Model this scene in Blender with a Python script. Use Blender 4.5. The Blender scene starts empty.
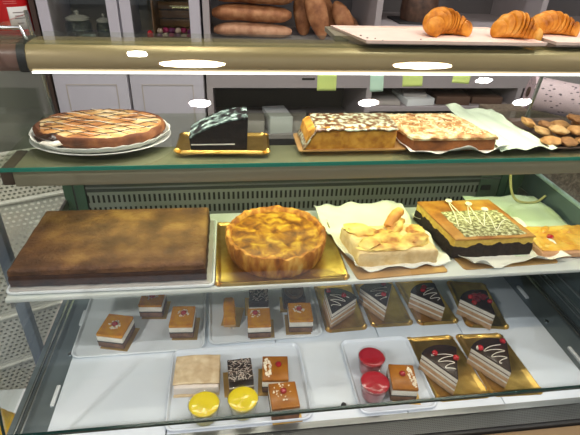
import bpy, bmesh, math, random
from mathutils import Vector, Matrix, noise
C = bpy.data.collections.new('bakery'); bpy.context.scene.collection.children.link(C)
S = bpy.context.scene
R = math.radians

# ------------------------------------------------------------------ camera
P_, Y_, RO = R(31.2), R(8.6), R(2.5)
fwd = Vector((math.sin(Y_)*math.cos(P_), math.cos(Y_)*math.cos(P_), -math.sin(P_)))
rt = Vector((math.cos(Y_), -math.sin(Y_), 0)); up = rt.cross(fwd)
rt2 = rt*math.cos(RO)+up*math.sin(RO); up2 = -rt*math.sin(RO)+up*math.cos(RO)
cd = bpy.data.cameras.new('camera'); cam = bpy.data.objects.new('camera', cd); C.objects.link(cam)
m = Matrix((rt2, up2, -fwd)).transposed().to_4x4(); m.translation = Vector((0, 0, 1.5))
cam.matrix_world = m
cd.sensor_width = 36; cd.lens = 470/580*36; cd.clip_start = .02
S.camera = cam

# ------------------------------------------------------------------ world, light, exposure
w = bpy.data.worlds.new('world'); S.world = w; w.use_nodes = True
w.node_tree.nodes['Background'].inputs[0].default_value = (.72, .85, 1, 1)
w.node_tree.nodes['Background'].inputs[1].default_value = .22
S.view_settings.view_transform = 'Standard'; S.view_settings.look = 'None'
S.view_settings.exposure = -0.15; S.view_settings.gamma = 1; S.view_settings.use_curve_mapping = False
S.cycles.use_denoising = True
S.cycles.sample_clamp_indirect = 4
S.cycles.max_bounces = 10; S.cycles.transparent_max_bounces = 24
S.cycles.caustics_reflective = False; S.cycles.caustics_refractive = False

def area(name, loc, rot, sx, sy, power, col):
    l = bpy.data.lights.new(name, 'AREA'); l.shape = 'RECTANGLE'; l.size = sx; l.size_y = sy
    l.energy = power; l.color = col
    o = bpy.data.objects.new(name, l); o.location = loc; o.rotation_euler = rot; C.objects.link(o); return o
# shop window light from behind the customer, over the left shoulder
area('street_window_light', (-.4, -4.0, 1.6), (R(88), 0, R(-4)), 5.2, 2.2, 16, (.84, .92, 1))
# strip lights of the case
area('upper_strip_light', (.2, .80, 1.300), (R(14), 0, 0), .98, .02, 2.0, (1, .95, .80))
area('lower_strip_light', (.2, .80, 1.104), (R(12), 0, 0), .98, .03, 1.35, (.90, 1, .42))
# ceiling lamps: x, y, radius, depth radius, power, colour, label
COOL, WARM = (1, .97, .93), (1, .80, .56)
LAMPS = [(-.12, -.01, .050, .030, 6.5, COOL, 'oval white ceiling light above the left end of the case front'), (.71, -.01, .050, .030, 6.5, COOL, 'oval white ceiling light above the middle of the case front'),
         (1.54, -.01, .050, .030, 6.5, COOL, 'oval white ceiling light above the right end of the case front'), (-.14, .31, .145, .024, 6, WARM, 'long warm ceiling lamp over the left half of the case'),
         (.93, .31, .145, .024, 6, WARM, 'long warm ceiling lamp over the right half of the case'), (-.37, .37, .042, .014, 2, COOL, 'small white ceiling light beside the left warm lamp'),
         (1.27, .19, .042, .022, 2, COOL, 'small white ceiling light beside the right warm lamp'),
         (-1.7, -1.0, .10, .10, 62, COOL, 'added round fill light over the customer area, near left'), (3.1, -1.0, .10, .10, 62, COOL, 'added round fill light over the customer area, near right'),  # unseen pair added to light the deck, set wide of the glass reflections
         (-.3, 1.45, .08, .08, 6.5, COOL, 'added round fill light behind the counter at the left'), (.6, 1.45, .08, .08, 6.5, COOL, 'added round fill light behind the counter in the middle'), (1.5, 1.45, .08, .08, 6.5, COOL, 'added round fill light behind the counter at the right')]  # unseen row added to brighten the cabinets and shelving
for x, y, rx, ry, pw, col, lb in LAMPS:
    l = bpy.data.lights.new('ceiling_lamp_light', 'AREA'); l.shape = 'ELLIPSE'; l.size = rx*2; l.size_y = ry*2; l.energy = pw; l.color = col
    o = bpy.data.objects.new('ceiling_lamp_light', l); o.location = (x, y, 2.738); C.objects.link(o)

# ------------------------------------------------------------------ materials
def lin(c):
    return tuple(((v/255)/12.92 if v/255 <= .04045 else ((v/255+.055)/1.055)**2.4) for v in c)+(1,)
MATS = {}
def mat(name, cols, rough=.5, scale=20, bump=0, metal=0, detail=4, spec=.5, bscale=None, coat=0, sss=0, aniso=None, distort=0):
    if name in MATS: return MATS[name]
    m = bpy.data.materials.new(name); m.use_nodes = True; nt = m.node_tree; b = nt.nodes['Principled BSDF']
    b.inputs['Roughness'].default_value = rough; b.inputs['Metallic'].default_value = metal
    b.inputs['Specular IOR Level'].default_value = spec; b.inputs['Coat Weight'].default_value = coat
    b.inputs['Coat Roughness'].default_value = .1
    if sss: b.inputs['Subsurface Weight'].default_value = sss; b.inputs['Subsurface Radius'].default_value = (.01, .006, .004)
    if isinstance(cols, tuple): cols = [(0, cols)]
    tc = nt.nodes.new('ShaderNodeTexCoord'); mp = nt.nodes.new('ShaderNodeMapping')
    nt.links.new(tc.outputs['Object'], mp.inputs[0])
    if aniso: mp.inputs['Scale'].default_value = aniso
    if len(cols) == 1: b.inputs['Base Color'].default_value = lin(cols[0][1])
    else:
        n = nt.nodes.new('ShaderNodeTexNoise'); n.inputs['Scale'].default_value = scale; n.inputs['Detail'].default_value = detail
        n.inputs['Distortion'].default_value = distort
        nt.links.new(mp.outputs[0], n.inputs['Vector'])
        r = nt.nodes.new('ShaderNodeValToRGB'); e = r.color_ramp.elements
        while len(e) < len(cols): e.new(.5)
        for k, (p, c) in enumerate(cols): e[k].position = p; e[k].color = lin(c)
        nt.links.new(n.outputs['Fac'], r.inputs[0]); nt.links.new(r.outputs[0], b.inputs['Base Color'])
    if bump:
        n2 = nt.nodes.new('ShaderNodeTexNoise'); n2.inputs['Scale'].default_value = bscale or scale; n2.inputs['Detail'].default_value = 5
        nt.links.new(mp.outputs[0], n2.inputs['Vector'])
        bp = nt.nodes.new('ShaderNodeBump'); bp.inputs['Strength'].default_value = bump; bp.inputs['Distance'].default_value = .003
        nt.links.new(n2.outputs['Fac'], bp.inputs['Height']); nt.links.new(bp.outputs[0], b.inputs['Normal'])
    MATS[name] = m; return m
def glass(name, tint=(.96, .985, .97), ior=1.45, rough=0.0, boost=1.0):
    if name in MATS: return MATS[name]
    m = bpy.data.materials.new(name); m.use_nodes = True; nt = m.node_tree; nt.nodes.clear()
    o = nt.nodes.new('ShaderNodeOutputMaterial'); mx = nt.nodes.new('ShaderNodeMixShader')
    f = nt.nodes.new('ShaderNodeFresnel'); f.inputs[0].default_value = ior
    t = nt.nodes.new('ShaderNodeBsdfTransparent'); t.inputs[0].default_value = tint+(1,)
    g = nt.nodes.new('ShaderNodeBsdfGlossy'); g.inputs['Roughness'].default_value = rough
    mu = nt.nodes.new('ShaderNodeMath'); mu.operation = 'MULTIPLY'; mu.inputs[1].default_value = boost; mu.use_clamp = True
    ge = nt.nodes.new('ShaderNodeNewGeometry'); io = nt.nodes.new('ShaderNodeMapRange')      # same reflectance from either side of the sheet
    io.inputs['To Min'].default_value = ior; io.inputs['To Max'].default_value = 1/ior
    nt.links.new(ge.outputs['Backfacing'], io.inputs['Value']); nt.links.new(io.outputs['Result'], f.inputs[0])
    nt.links.new(f.outputs[0], mu.inputs[0]); nt.links.new(mu.outputs[0], mx.inputs[0])
    nt.links.new(t.outputs[0], mx.inputs[1]); nt.links.new(g.outputs[0], mx.inputs[2]); nt.links.new(mx.outputs[0], o.inputs[0])
    MATS[name] = m; return m
def emit(name, col, st):
    m = bpy.data.materials.new(name); m.use_nodes = True; nt = m.node_tree; nt.nodes.clear()
    o = nt.nodes.new('ShaderNodeOutputMaterial'); e = nt.nodes.new('ShaderNodeEmission')
    e.inputs[0].default_value = col+(1,); e.inputs[1].default_value = st; nt.links.new(e.outputs[0], o.inputs[0]); return m
def pattern(name, base, dark, ax, pitch, duty, rough=.4, metal=0, rows=None, round_=False, holes=False, off=(0, 0)):
    """slots or dots punched in a sheet, laid out on two object axes"""
    m = mat(name, base, rough, metal=metal); nt = m.node_tree; b = nt.nodes['Principled BSDF']
    tc = nt.nodes.new('ShaderNodeTexCoord'); sp = nt.nodes.new('ShaderNodeSeparateXYZ'); nt.links.new(tc.outputs['Object'], sp.inputs[0])
    def M(op, a, c=None):
        n = nt.nodes.new('ShaderNodeMath'); n.operation = op
        for i, v in enumerate((a, c)):
            if v is None: continue
            if isinstance(v, (int, float)): n.inputs[i].default_value = v
            else: nt.links.new(v, n.inputs[i])
        return n.outputs[0]
    fr = []
    for k in (0, 1):
        u = M('ADD', M('DIVIDE', sp.outputs[ax[k]], pitch[k]), 50+off[k])
        if k == 0 and round_:
            row = M('FLOOR', M('ADD', M('DIVIDE', sp.outputs[ax[1]], pitch[1]), 50+off[1]))
            u = M('ADD', u, M('MULTIPLY', row, .5))
        fr.append(M('ABSOLUTE', M('SUBTRACT', M('FRACT', u), .5)))
    if round_:
        d = M('SQRT', M('ADD', M('MULTIPLY', fr[0], fr[0]), M('MULTIPLY', fr[1], fr[1]))); mask = M('LESS_THAN', d, duty[0])
    else: mask = M('MULTIPLY', M('LESS_THAN', fr[0], duty[0]/2), M('LESS_THAN', fr[1], duty[1]/2))
    if holes:
        t = nt.nodes.new('ShaderNodeBsdfTransparent'); mx = nt.nodes.new('ShaderNodeMixShader'); o = nt.nodes['Material Output']
        nt.links.new(mask, mx.inputs[0]); nt.links.new(b.outputs[0], mx.inputs[1]); nt.links.new(t.outputs[0], mx.inputs[2]); nt.links.new(mx.outputs[0], o.inputs[0])
    else:
        mx = nt.nodes.new('ShaderNodeMix'); mx.data_type = 'RGBA'; nt.links.new(mask, mx.inputs[0])
        mx.inputs[6].default_value = lin(base); mx.inputs[7].default_value = lin(dark); nt.links.new(mx.outputs[2], b.inputs['Base Color'])
        nt.links.new(M('MULTIPLY', M('SUBTRACT', 1, mask), metal), b.inputs['Metallic'])
    return m

GOLD = mat('gold_foil', [(.35, (196, 158, 78)), (.65, (222, 186, 104))], .32, 30, .25, metal=1, bscale=60)
GOLDCARD = mat('gold_card', [(.3, (190, 150, 80)), (.7, (214, 178, 108))], .4, 30, metal=.7)
WHITE = mat('white_plastic', (226, 230, 234), .3)
CLEARW = mat('translucent_white_plastic', (212, 220, 232), .22)
STEEL = mat('brushed_steel', [(.3, (128, 130, 130)), (.7, (160, 162, 162))], .34, 60, metal=.9, aniso=(.05, 1, 1))
CHAMP = mat('champagne_metal', [(.3, (168, 148, 112)), (.7, (180, 160, 124))], .3, 40, metal=.28, aniso=(.05, 1, 1))
DARKM = mat('dark_rubber', (34, 34, 36), .5)
SILL = mat('grey_blue_steel', [(.3, (116, 128, 134)), (.7, (134, 146, 150))], .38, 12, metal=.5)
CHROME = mat('chrome', (210, 214, 218), .14, metal=1)
DECK = mat('white_deck', [(.3, (210, 218, 228)), (.7, (220, 227, 235))], .3, 6)
PAPER = mat('parchment', [(.3, (226, 226, 216)), (.7, (240, 240, 230))], .6, 14, .2)
GLASS = glass('pane_glass'); FGLASS = glass('front_pane_glass', (.975, .985, .98), boost=1.3)
SHGLASS = glass('shelf_glass', (.92, .95, .88), boost=1.0)
GEDGE = mat('glass_edge_teal', (34, 120, 104), .15)
GEDGED = mat('glass_edge_dark', (18, 44, 42), .2)
GGREEN = glass('green_glass', (.30, .52, .40))
CREAM = mat('whipped_cream', [(.3, (232, 222, 206)), (.7, (244, 238, 226))], .55, 60, .2)
SPONGE = mat('mocha_sponge', [(.3, (98, 66, 48)), (.7, (142, 104, 78))], .85, 90, .5)
SPONGEL = mat('vanilla_sponge', [(.3, (198, 146, 80)), (.7, (226, 182, 118))], .85, 90, .5)
DARKCH = mat('dark_chocolate', [(.3, (30, 18, 14)), (.7, (52, 32, 24))], .3, 40, .2, coat=.25)
CARAMEL = mat('caramel_glaze', [(.3, (184, 108, 0)), (.55, (206, 138, 0)), (.8, (218, 160, 10))], .25, 60, .08, spec=.25, coat=.05)
CARAMELD = mat('amber_glaze', [(.3, (138, 78, 8)), (.7, (182, 116, 26))], .3, 30, .08, spec=.3, coat=.1)
CHERRY = mat('cherry_red', [(.3, (150, 14, 24)), (.7, (196, 30, 42))], .15, 40, coat=.6)
BERRY = mat('dark_berry', [(.3, (92, 12, 26)), (.7, (150, 32, 48))], .25, 80, .3, coat=.4)
NUT = mat('pale_nuts', [(.3, (232, 216, 190)), (.7, (250, 240, 222))], .6, 50)
CUPPL = glass('clear_cup_plastic', (.97, .97, .97), boost=1.4)

# ------------------------------------------------------------------ mesh helpers (world coordinates; obj() moves them into the parent's frame)
def BM(): return bmesh.new()
def box(bm, x0, x1, y0, y1, z0, z1, bev=0, seg=2):
    vs = [bm.verts.new((x, y, z)) for x in (x0, x1) for y in (y0, y1) for z in (z0, z1)]
    q = ((0, 1, 3, 2), (4, 6, 7, 5), (0, 4, 5, 1), (2, 3, 7, 6), (0, 2, 6, 4), (1, 5, 7, 3))
    fs = [bm.faces.new([vs[i] for i in f]) for f in q]
    if bev:
        es = list({e for f in fs for e in f.edges}); bmesh.ops.bevel(bm, geom=es, offset=bev, segments=seg, profile=.5, affect='EDGES')
    return bm
def loft(bm, rings, close=True, caps=(True, True)):
    R_ = [[bm.verts.new(p) for p in r] for r in rings]
    n = len(R_[0])
    for a, b in zip(R_, R_[1:]):
        for i in range(n if close else n-1):
            j = (i+1) % n; bm.faces.new((a[i], a[j], b[j], b[i]))
    if caps[0]: bm.faces.new(R_[0][::-1])
    if caps[1]: bm.faces.new(R_[-1])
    return R_
def rr(wd, d, r, n=6, z=0, cx=0, cy=0):
    pts = []
    for k, (sx, sy) in enumerate(((1, 1), (-1, 1), (-1, -1), (1, -1))):
        for i in range(n+1):
            a = R(90*k)+R(90)*i/n
            pts.append((cx+sx*(wd/2-r)+r*math.cos(a), cy+sy*(d/2-r)+r*math.sin(a), z))
    return pts
def tube(bm, pts, rad, n=8, caps=True):
    pts = [Vector(p) for p in pts]; rings = []
    if not hasattr(rad, '__len__'): rad = [rad]*len(pts)
    u = None
    for i, p in enumerate(pts):
        t = (pts[min(i+1, len(pts)-1)]-pts[max(i-1, 0)]).normalized()
        if u is None: u = t.orthogonal().normalized()
        u = (u-t*u.dot(t)).normalized(); v = t.cross(u)
        rings.append([p+(u*math.cos(2*math.pi*k/n)+v*math.sin(2*math.pi*k/n))*rad[i] for k in range(n)])
    loft(bm, rings, caps=(caps, caps)); return bm
def lathe(bm, prof, cx=0, cy=0, n=40, fn=None, caps=(True, True)):
    rings = []
    for (r, z) in prof:
        ring = []
        for k in range(n):
            a = 2*math.pi*k/n; rr_, zz = (r, z) if fn is None else fn(a, r, z)
            ring.append((cx+rr_*math.cos(a), cy+rr_*math.sin(a), zz))
        rings.append(ring)
    loft(bm, rings, caps=caps); return bm
def blob(bm, c, rad, seed=0, amp=.15, sub=2, rot=0, fr=1.5):
    ret = bmesh.ops.create_icosphere(bm, subdivisions=sub, radius=1)
    for v in ret['verts']:
        k = 1+amp*noise.noise(v.co*fr+Vector((seed*7.3, seed*1.7, 3)))
        p = Vector((v.co.x*rad[0]*k, v.co.y*rad[1]*k, v.co.z*rad[2]*k)); p.rotate(Matrix.Rotation(rot, 3, 'Z')); v.co = p+Vector(c)
    return bm
def prism(bm, poly, z0, z1, inset=0, bev=0):
    n = len(poly); a = [bm.verts.new((x, y, z0)) for x, y in poly]; b = [bm.verts.new((x, y, z1)) for x, y in poly]
    fs = [bm.faces.new(a[::-1]), bm.faces.new(b)]
    for i in range(n): fs.append(bm.faces.new((a[i], a[(i+1) % n], b[(i+1) % n], b[i])))
    if bev:
        es = list({e for f in fs for e in f.edges}); bmesh.ops.bevel(bm, geom=es, offset=bev, segments=2, profile=.5, affect='EDGES')
    return bm
def grid(bm, x0, x1, y0, y1, nx, ny, fn):
    V = [[bm.verts.new(fn(x0+(x1-x0)*i/nx, y0+(y1-y0)*j/ny, i/nx, j/ny)) for i in range(nx+1)] for j in range(ny+1)]
    for j in range(ny):
        for i in range(nx): bm.faces.new((V[j][i], V[j][i+1], V[j+1][i+1], V[j+1][i]))
    return bm
def slab(bm, x0, x1, y0, y1, z0, ztop, nx=40, ny=30, amp=.0015, fs=30, seed=0, edge=.004, skew=0, side=.0008, bulge=0):
    """baked slab: lumpy top, softened edges, slightly wavy sides"""
    def P(u, v, z, k):
        x = x0+(x1-x0)*u+skew*v; y = y0+(y1-y0)*v
        n1 = noise.noise(Vector((x*fs*1.3, y*fs*1.3, z*fs+seed)))
        return x, y, z, n1
    top = [[None]*(nx+1) for _ in range(ny+1)]
    for j in range(ny+1):
        for i in range(nx+1):
            u, v = i/nx, j/ny; x, y, z, n1 = P(u, v, ztop, 0)
            dx = min(u, 1-u)*(x1-x0); dy = min(v, 1-v)*(y1-y0); dd = min(dx, dy)
            z += amp*noise.noise(Vector((x*fs, y*fs, seed)))+amp*.5*noise.noise(Vector((x*fs*3, y*fs*3, seed)))
            z += bulge*(1-(2*u-1)**4)*(1-(2*v-1)**4)
            if dd < edge: z -= edge*.6*(1-dd/edge)**2
            top[j][i] = bm.verts.new((x, y, z))
    for j in range(ny):
        for i in range(nx): bm.faces.new((top[j][i], top[j][i+1], top[j+1][i+1], top[j+1][i]))
    loop = [top[0][i] for i in range(nx)]+[top[j][nx] for j in range(ny)]+[top[ny][i] for i in range(nx, 0, -1)]+[top[j][0] for j in range(ny, 0, -1)]
    cx, cy = (x0+x1)/2+skew/2, (y0+y1)/2
    prev = loop; H = ztop-z0
    for s in range(1, 6):
        cur = []
        for v in loop:
            d = Vector((v.co.x-cx, v.co.y-cy, 0)).normalized(); z = v.co.z+(z0-v.co.z)*s/5
            k = side*(1+noise.noise(Vector((v.co.x*90, v.co.y*90, z*120+seed))))
            cur.append(bm.verts.new((v.co.x+d.x*k, v.co.y+d.y*k, z)))
        for i in range(len(loop)):
            j = (i+1) % len(loop); bm.faces.new((prev[i], cur[i], cur[j], prev[j]))
        prev = cur
    bm.faces.new(prev[::-1])
    return bm
def rot(bm, ang, cx, cy):
    bmesh.ops.rotate(bm, cent=(cx, cy, 0), matrix=Matrix.Rotation(R(ang), 3, 'Z'), verts=bm.verts); return bm

def tag(o, label, cat, group=None):
    o['label'] = label; o['category'] = cat
    if group: o['group'] = group
    return o
def thing(name, label, cat, loc, group=None, rz=0):
    o = bpy.data.objects.new(name, None); o.empty_display_size = .02; C.objects.link(o)
    o.location = loc; o.rotation_euler = (0, 0, rz); return tag(o, label, cat, group)
def world_of(o):
    mm = Matrix.LocRotScale(o.location, o.rotation_euler, None)
    return mm if not o.parent else world_of(o.parent) @ mm
def obj(name, bm, mt, parent=None, smooth=True, label=None, kind=None, loc=None, world=True):
    bmesh.ops.recalc_face_normals(bm, faces=bm.faces)
    me = bpy.data.meshes.new(name)
    o = bpy.data.objects.new(name, me); C.objects.link(o)
    if parent:
        o.parent = parent
        if world: bm.transform(world_of(parent).inverted())
    elif loc is not None:
        bm.transform(Matrix.Translation(-Vector(loc))); o.location = loc
    bm.to_mesh(me); bm.free(); me.materials.append(mt)
    if smooth:
        for p in me.polygons: p.use_smooth = True
        try: me.set_sharp_from_angle(angle=R(38))
        except Exception: pass
    if label: o['label'] = label
    if kind: o['kind'] = kind
    return o
def struct(name, bm, mt): return obj(name, bm, mt, None, False, kind='structure')
def bx(*a, **k): return box(BM(), *a, **k)

# ------------------------------------------------------------------ the room
WALL = mat('wall_paint', [(.3, (146, 146, 134)), (.7, (154, 154, 142))], .8, 3)
struct('floor', bx(-2.4, 3.6, -4.2, 2.34, -.05, 0), mat('floor_tile', [(.3, (128, 122, 114)), (.7, (146, 140, 132))], .5, 8))
struct('ceiling', bx(-2.4, 3.6, -4.2, 2.34, 2.75, 2.80), mat('ceiling_paint', (150, 150, 148), .9))
struct('wall_back', bx(-2.4, 3.6, 2.3, 2.36, 0, 2.75), WALL)
struct('wall_left', bx(-2.46, -2.4, -4.2, 2.36, 0, 2.75), WALL)
struct('wall_right', bx(3.6, 3.66, -4.2, 2.36, 0, 2.75), WALL)

# ------------------------------------------------------------------ display case
XL, XR = -.378, .762
case = thing('display_case', 'refrigerated glass display case with curved front pane and three shelf levels', 'display case', (.19, .75, 0))
CP = [(.462+.2*u+.778*u*u, .85+u) for u in [.012+i*.488/24 for i in range(25)]]      # front pane profile (y, z)
def pane(x0, x1, prof, th=.005):
    bm = BM(); loft(bm, [[(x, y, z) for y, z in prof]+[(x, y+th, z-th*.5) for y, z in prof[::-1]] for x in (x0, x1)]); return bm
obj('front_pane', pane(-.332, XR, CP), FGLASS, case)
e = BM(); box(e, -.332, XR, .4605, .4650, .8575, .8620); obj('front_pane_edge', e, GEDGED, case, label='dark lower edge of the front glass')
e = BM(); tube(e, [(-.334, y, z) for y, z in CP], .0022, 6); obj('front_pane_side_edge', e, GEDGED, case)
def sidepane(x):
    bm = BM(); poly = [(y+.02, z) for y, z in CP]+[(1.05, 1.345), (1.115, .78), (.50, .78)]
    loft(bm, [[(xx, y, z) for y, z in poly] for xx in (x, x+.005)]); return bm
obj('side_pane', sidepane(XL-.005), GLASS, case); obj('side_pane', sidepane(XR), GLASS, case)
for x in (XL-.004, XR+.006):
    e = BM(); tube(e, [(x, 1.056, 1.35), (x, 1.12, .78)], .0045, 8); obj('side_pane_trim', e, CHROME, case)
# pedestal
obj('pedestal', bx(XL, XR, .42, 1.12, .08, .755), mat('pedestal_paint', (186, 186, 182), .4), case, False)
obj('plinth', bx(XL+.03, XR-.03, .47, 1.09, 0, .08), DARKM, case, False)
obj('front_ledge', bx(XL, XR, .33, .452, .70, .772, bev=.006), mat('ledge_laminate', [(.3, (112, 92, 68)), (.7, (136, 114, 88))], .35, 9, aniso=(.1, 1, 1)), case)
obj('ledge_trim', bx(XL, XR, .452, .4575, .70, .776), DARKM, case, False)
VENT = pattern('vent_mesh', (88, 90, 90), (20, 20, 22), (0, 1), (.0032, .0032), (.34,), rough=.4, metal=.5, round_=True)
obj('front_vent', bx(XL, XR, .4575, .486, .755, .779), VENT, case, False)
obj('vent_frame', bx(XL, XR, .486, .498, .755, .7815), STEEL, case, False)
# deck panels
seams = [-.312, -.117, .085, .303, .487, .679]
for a, b in zip(seams, seams[1:]):
    obj('deck_panel', bx(a+.0010, b-.0010, .4985, 1.0, .768, .780, bev=.0008), DECK, case)
# side sills with rails
obj('side_sill', bx(XL, -.3125, .498, 1.1, .745, .772), SILL, case, False)
obj('side_sill', bx(.6795, XR, .498, 1.1, .745, .772), SILL, case, False)
for x in (-.352, -.362, .742, .752):
    e = BM(); tube(e, [(x, .50, .779), (x, 1.02, .779)], .0028, 8); obj('rail', e, CHROME, case)
for x, ys in ((-.3195, (.60, .80)), (.700, (.60, .80))):
    for y in ys: obj('shelf_clip', bx(x-.0035, x+.0035, y-.022, y+.022, .772, .7775, bev=.001), WHITE, case)
    for y in (.70,):
        e = BM(); lathe(e, [(.005, .772), (.005, .775), (.003, .776)], x, y, 14); obj('screw', e, CHROME, case)
obj('side_lower_panel', bx(XR-.006, XR, .52, 1.05, .772, 1.012), mat('blue_grey_panel', [(.3, (74, 90, 98)), (.7, (96, 112, 120))], .22, 5, metal=.3), case, False)
e = BM(); tube(e, [(XR-.005, .53, 1.015), (XR-.005, 1.05, 1.015)], .005, 8); obj('panel_rail', e, mat('pale_blue_trim', (150, 172, 180), .3), case)
for zz in (.80, .812, .84): obj('panel_rib', bx(XR-.010, XR-.006, .52, 1.02, zz, zz+.004), SILL, case, False)
m_ = BM(); blob(m_, (.191, .5245, .7835), (.005, .004, .0036), 2, .2, 2); obj('black_knob', m_, DARKM, case)
# cake shelf
obj('cake_shelf', bx(-.374, .757, .647, .905, .955, .963, bev=.002), mat('shelf_enamel', (206, 210, 206), .3), case)
for x in (XL+.004, XR-.012): obj('shelf_bracket', bx(x, x+.006, .66, 1.0, .935, .955), STEEL, case, False)
# back grill
GR = pattern('slotted_steel', (140, 144, 140), (12, 13, 14), (0, 2), (.0115, .032), (.45, .62), rough=.38, metal=.5, off=(0, .64))
obj('back_grill', bx(-.322, .635, 1.0, 1.012, .876, .973), GR, case, False)
obj('grill_header', bx(-.322, .635, 1.0, 1.012, .9735, 1.0), mat('dark_header', (70, 74, 74), .35, metal=.4), case, False)
obj('grill_cap', bx(-.322, .69, .992, 1.014, 1.0, 1.012, bev=.003), STEEL, case)
obj('grill_bar', bx(-.322, .69, .997, 1.0, .9835, .9875), STEEL, case)
obj('control_panel', bx(.636, .69, .998, 1.012, .90, 1.0), mat('panel_green_grey', (70, 84, 76), .4), case, False)
e = BM(); box(e, .642, .668, .996, .999, .952, .966); obj('thermometer_display', e, DARKM, case, False)
obj('back_wall_panel', bx(-.322, .69, 1.02, 1.03, .76, 1.0), STEEL, case, False)
for x0, x1 in ((-.372, -.352), (-.348, -.326), (.694, .712), (.716, .755)):
    obj('sliding_glass_edge', bx(x0, x1, 1.0, 1.02, .78, 1.13), mat('sea_green_frame', (58, 82, 70), .25), case, False)
# middle shelf and lamp housing
obj('middle_glass_shelf', bx(-.372, .757, .7385, 1.0, 1.1525, 1.1595), SHGLASS, case, False)
obj('glass_shelf_edge', bx(-.372, .757, .7370, .7385, 1.1525, 1.1595), GEDGE, case, False)
obj('lamp_housing', bx(-.352, .752, .748, .84, 1.119, 1.151, bev=.004), mat('housing_metal', [(.3, (140, 134, 114)), (.7, (150, 144, 124))], .4, 40, metal=.3, aniso=(.05, 1, 1)), case)
obj('housing_end_cap', bx(-.3735, -.352, .752, .836, 1.120, 1.150, bev=.004), mat('brown_end_cap', (74, 58, 48), .4), case)
TUBE2 = emit('tube_glow_low', (.95, 1, .62), 2.5)
e = BM(); tube(e, [(-.30, .80, 1.113), (.70, .80, 1.113)], .006, 10); obj('lamp_tube', e, TUBE2, case)
# upper beam with glass top
e = BM(); pr = [(.760, 1.308), (.7555, 1.314), (.7555, 1.326), (.7585, 1.338), (.766, 1.345), (.80, 1.347), (.83, 1.345), (.83, 1.316), (.80, 1.308)]
loft(e, [[(x, y, z) for y, z in pr] for x in (-.289, XR)]); obj('top_beam', e, CHAMP, case)
e = BM(); pr2 = [(.795+(y-.795)*1.04, 1.328+(z-1.328)*1.08) for y, z in pr]
loft(e, [[(x, y, z) for y, z in pr2] for x in (-.301, -.289)]); obj('beam_ring', e, DARKM, case)
e = BM(); loft(e, [[(x, y, z) for y, z in pr] for x in (XL, -.301)]); obj('beam_end', e, mat('brown_red_end', (120, 92, 84), .25), case)
TUBE1 = emit('tube_glow_top', (1, .98, .9), 4)
e = BM(); box(e, -.285, XR-.01, .7556, .7596, 1.3055, 1.3082); obj('lamp_strip', e, TUBE1, case, False, label='bright strip light under the top beam')
obj('top_glass', bx(XL, XR, .748, .815, 1.349, 1.355), SHGLASS, case, False)
obj('top_shelf', bx(.186, XR, .8155, .905, 1.347, 1.355), mat('housing_metal', (0,0,0)), case, False)
e = BM(); tube(e, [(XL, .70, 1.335), (XL, .76, 1.357), (XL+.03, .80, 1.362), (XL+.075, .80, 1.362), (XL+.085, .79, 1.345)], .003, 8); obj('corner_bracket', e, CHROME, case)

# cable
e = BM(); pts = [(.630, .9, 1.118), (.64, .9, 1.06), (.655, .9, 1.01), (.676, .9, .978), (.705, .9, .968), (.735, .9, .970), (.752, .9, .985)]
from mathutils import geometry
def smooth(pts, n=6):
    out = []; P = [Vector(p) for p in pts]; P = [P[0]*2-P[1]]+P+[P[-1]*2-P[-2]]
    for i in range(1, len(P)-2):
        for k in range(n):
            t = k/n; a, b, c, d = P[i-1:i+3]
            out.append(.5*((2*b)+(c-a)*t+(2*a-5*b+4*c-d)*t*t+(3*b-a-3*c+d)*t**3))
    out.append(P[-2]); return out
tube(e, smooth(pts), .003, 8); obj('cable', e, mat('cable_sheath', (176, 168, 118), .5), case, label='pale looped power cable')

# ------------------------------------------------------------------ trays on the deck
def white_tray(cx, cy, wd, d, z, label, mt=WHITE, rz=0, r=.014, h=.007, name='serving_tray', group=None):
    t = BM()
    rings = [rr(wd-.01, d-.01, r, 8, z), rr(wd, d, r+.002, 8, z+h*.5), rr(wd, d, r+.002, 8, z+h*.85), rr(wd-.0015, d-.0015, r+.002, 8, z+h), rr(wd-.006, d-.006, r, 8, z+h), rr(wd-.014, d-.014, r*.8, 8, z+h*.35), rr(wd-.03, d-.03, r*.6, 8, z+h*.25)]
    loft(t, rings); rot(t, rz, 0, 0); bmesh.ops.translate(t, vec=(cx, cy, 0), verts=t.verts)
    return tag(obj(name, t, mt, loc=(cx, cy, z)), label, 'tray', group)
D0 = .7802
white_tray(-.186, .776, .256, .196, D0, 'white tray at the left with three caramel squares', rz=0)
white_tray(.0665, .785, .236, .190, D0, 'white tray in the middle back with five small pastries', rz=1)
white_tray(.006, .590, .252, .180, D0, 'clear plastic tray at the front holding two yellow custard cups', CLEARW)
white_tray(.288, .588, .145, .176, D0, 'clear plastic tray at the front holding two red jelly cups', CLEARW)
TZ = D0+.0019       # tray floor

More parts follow.
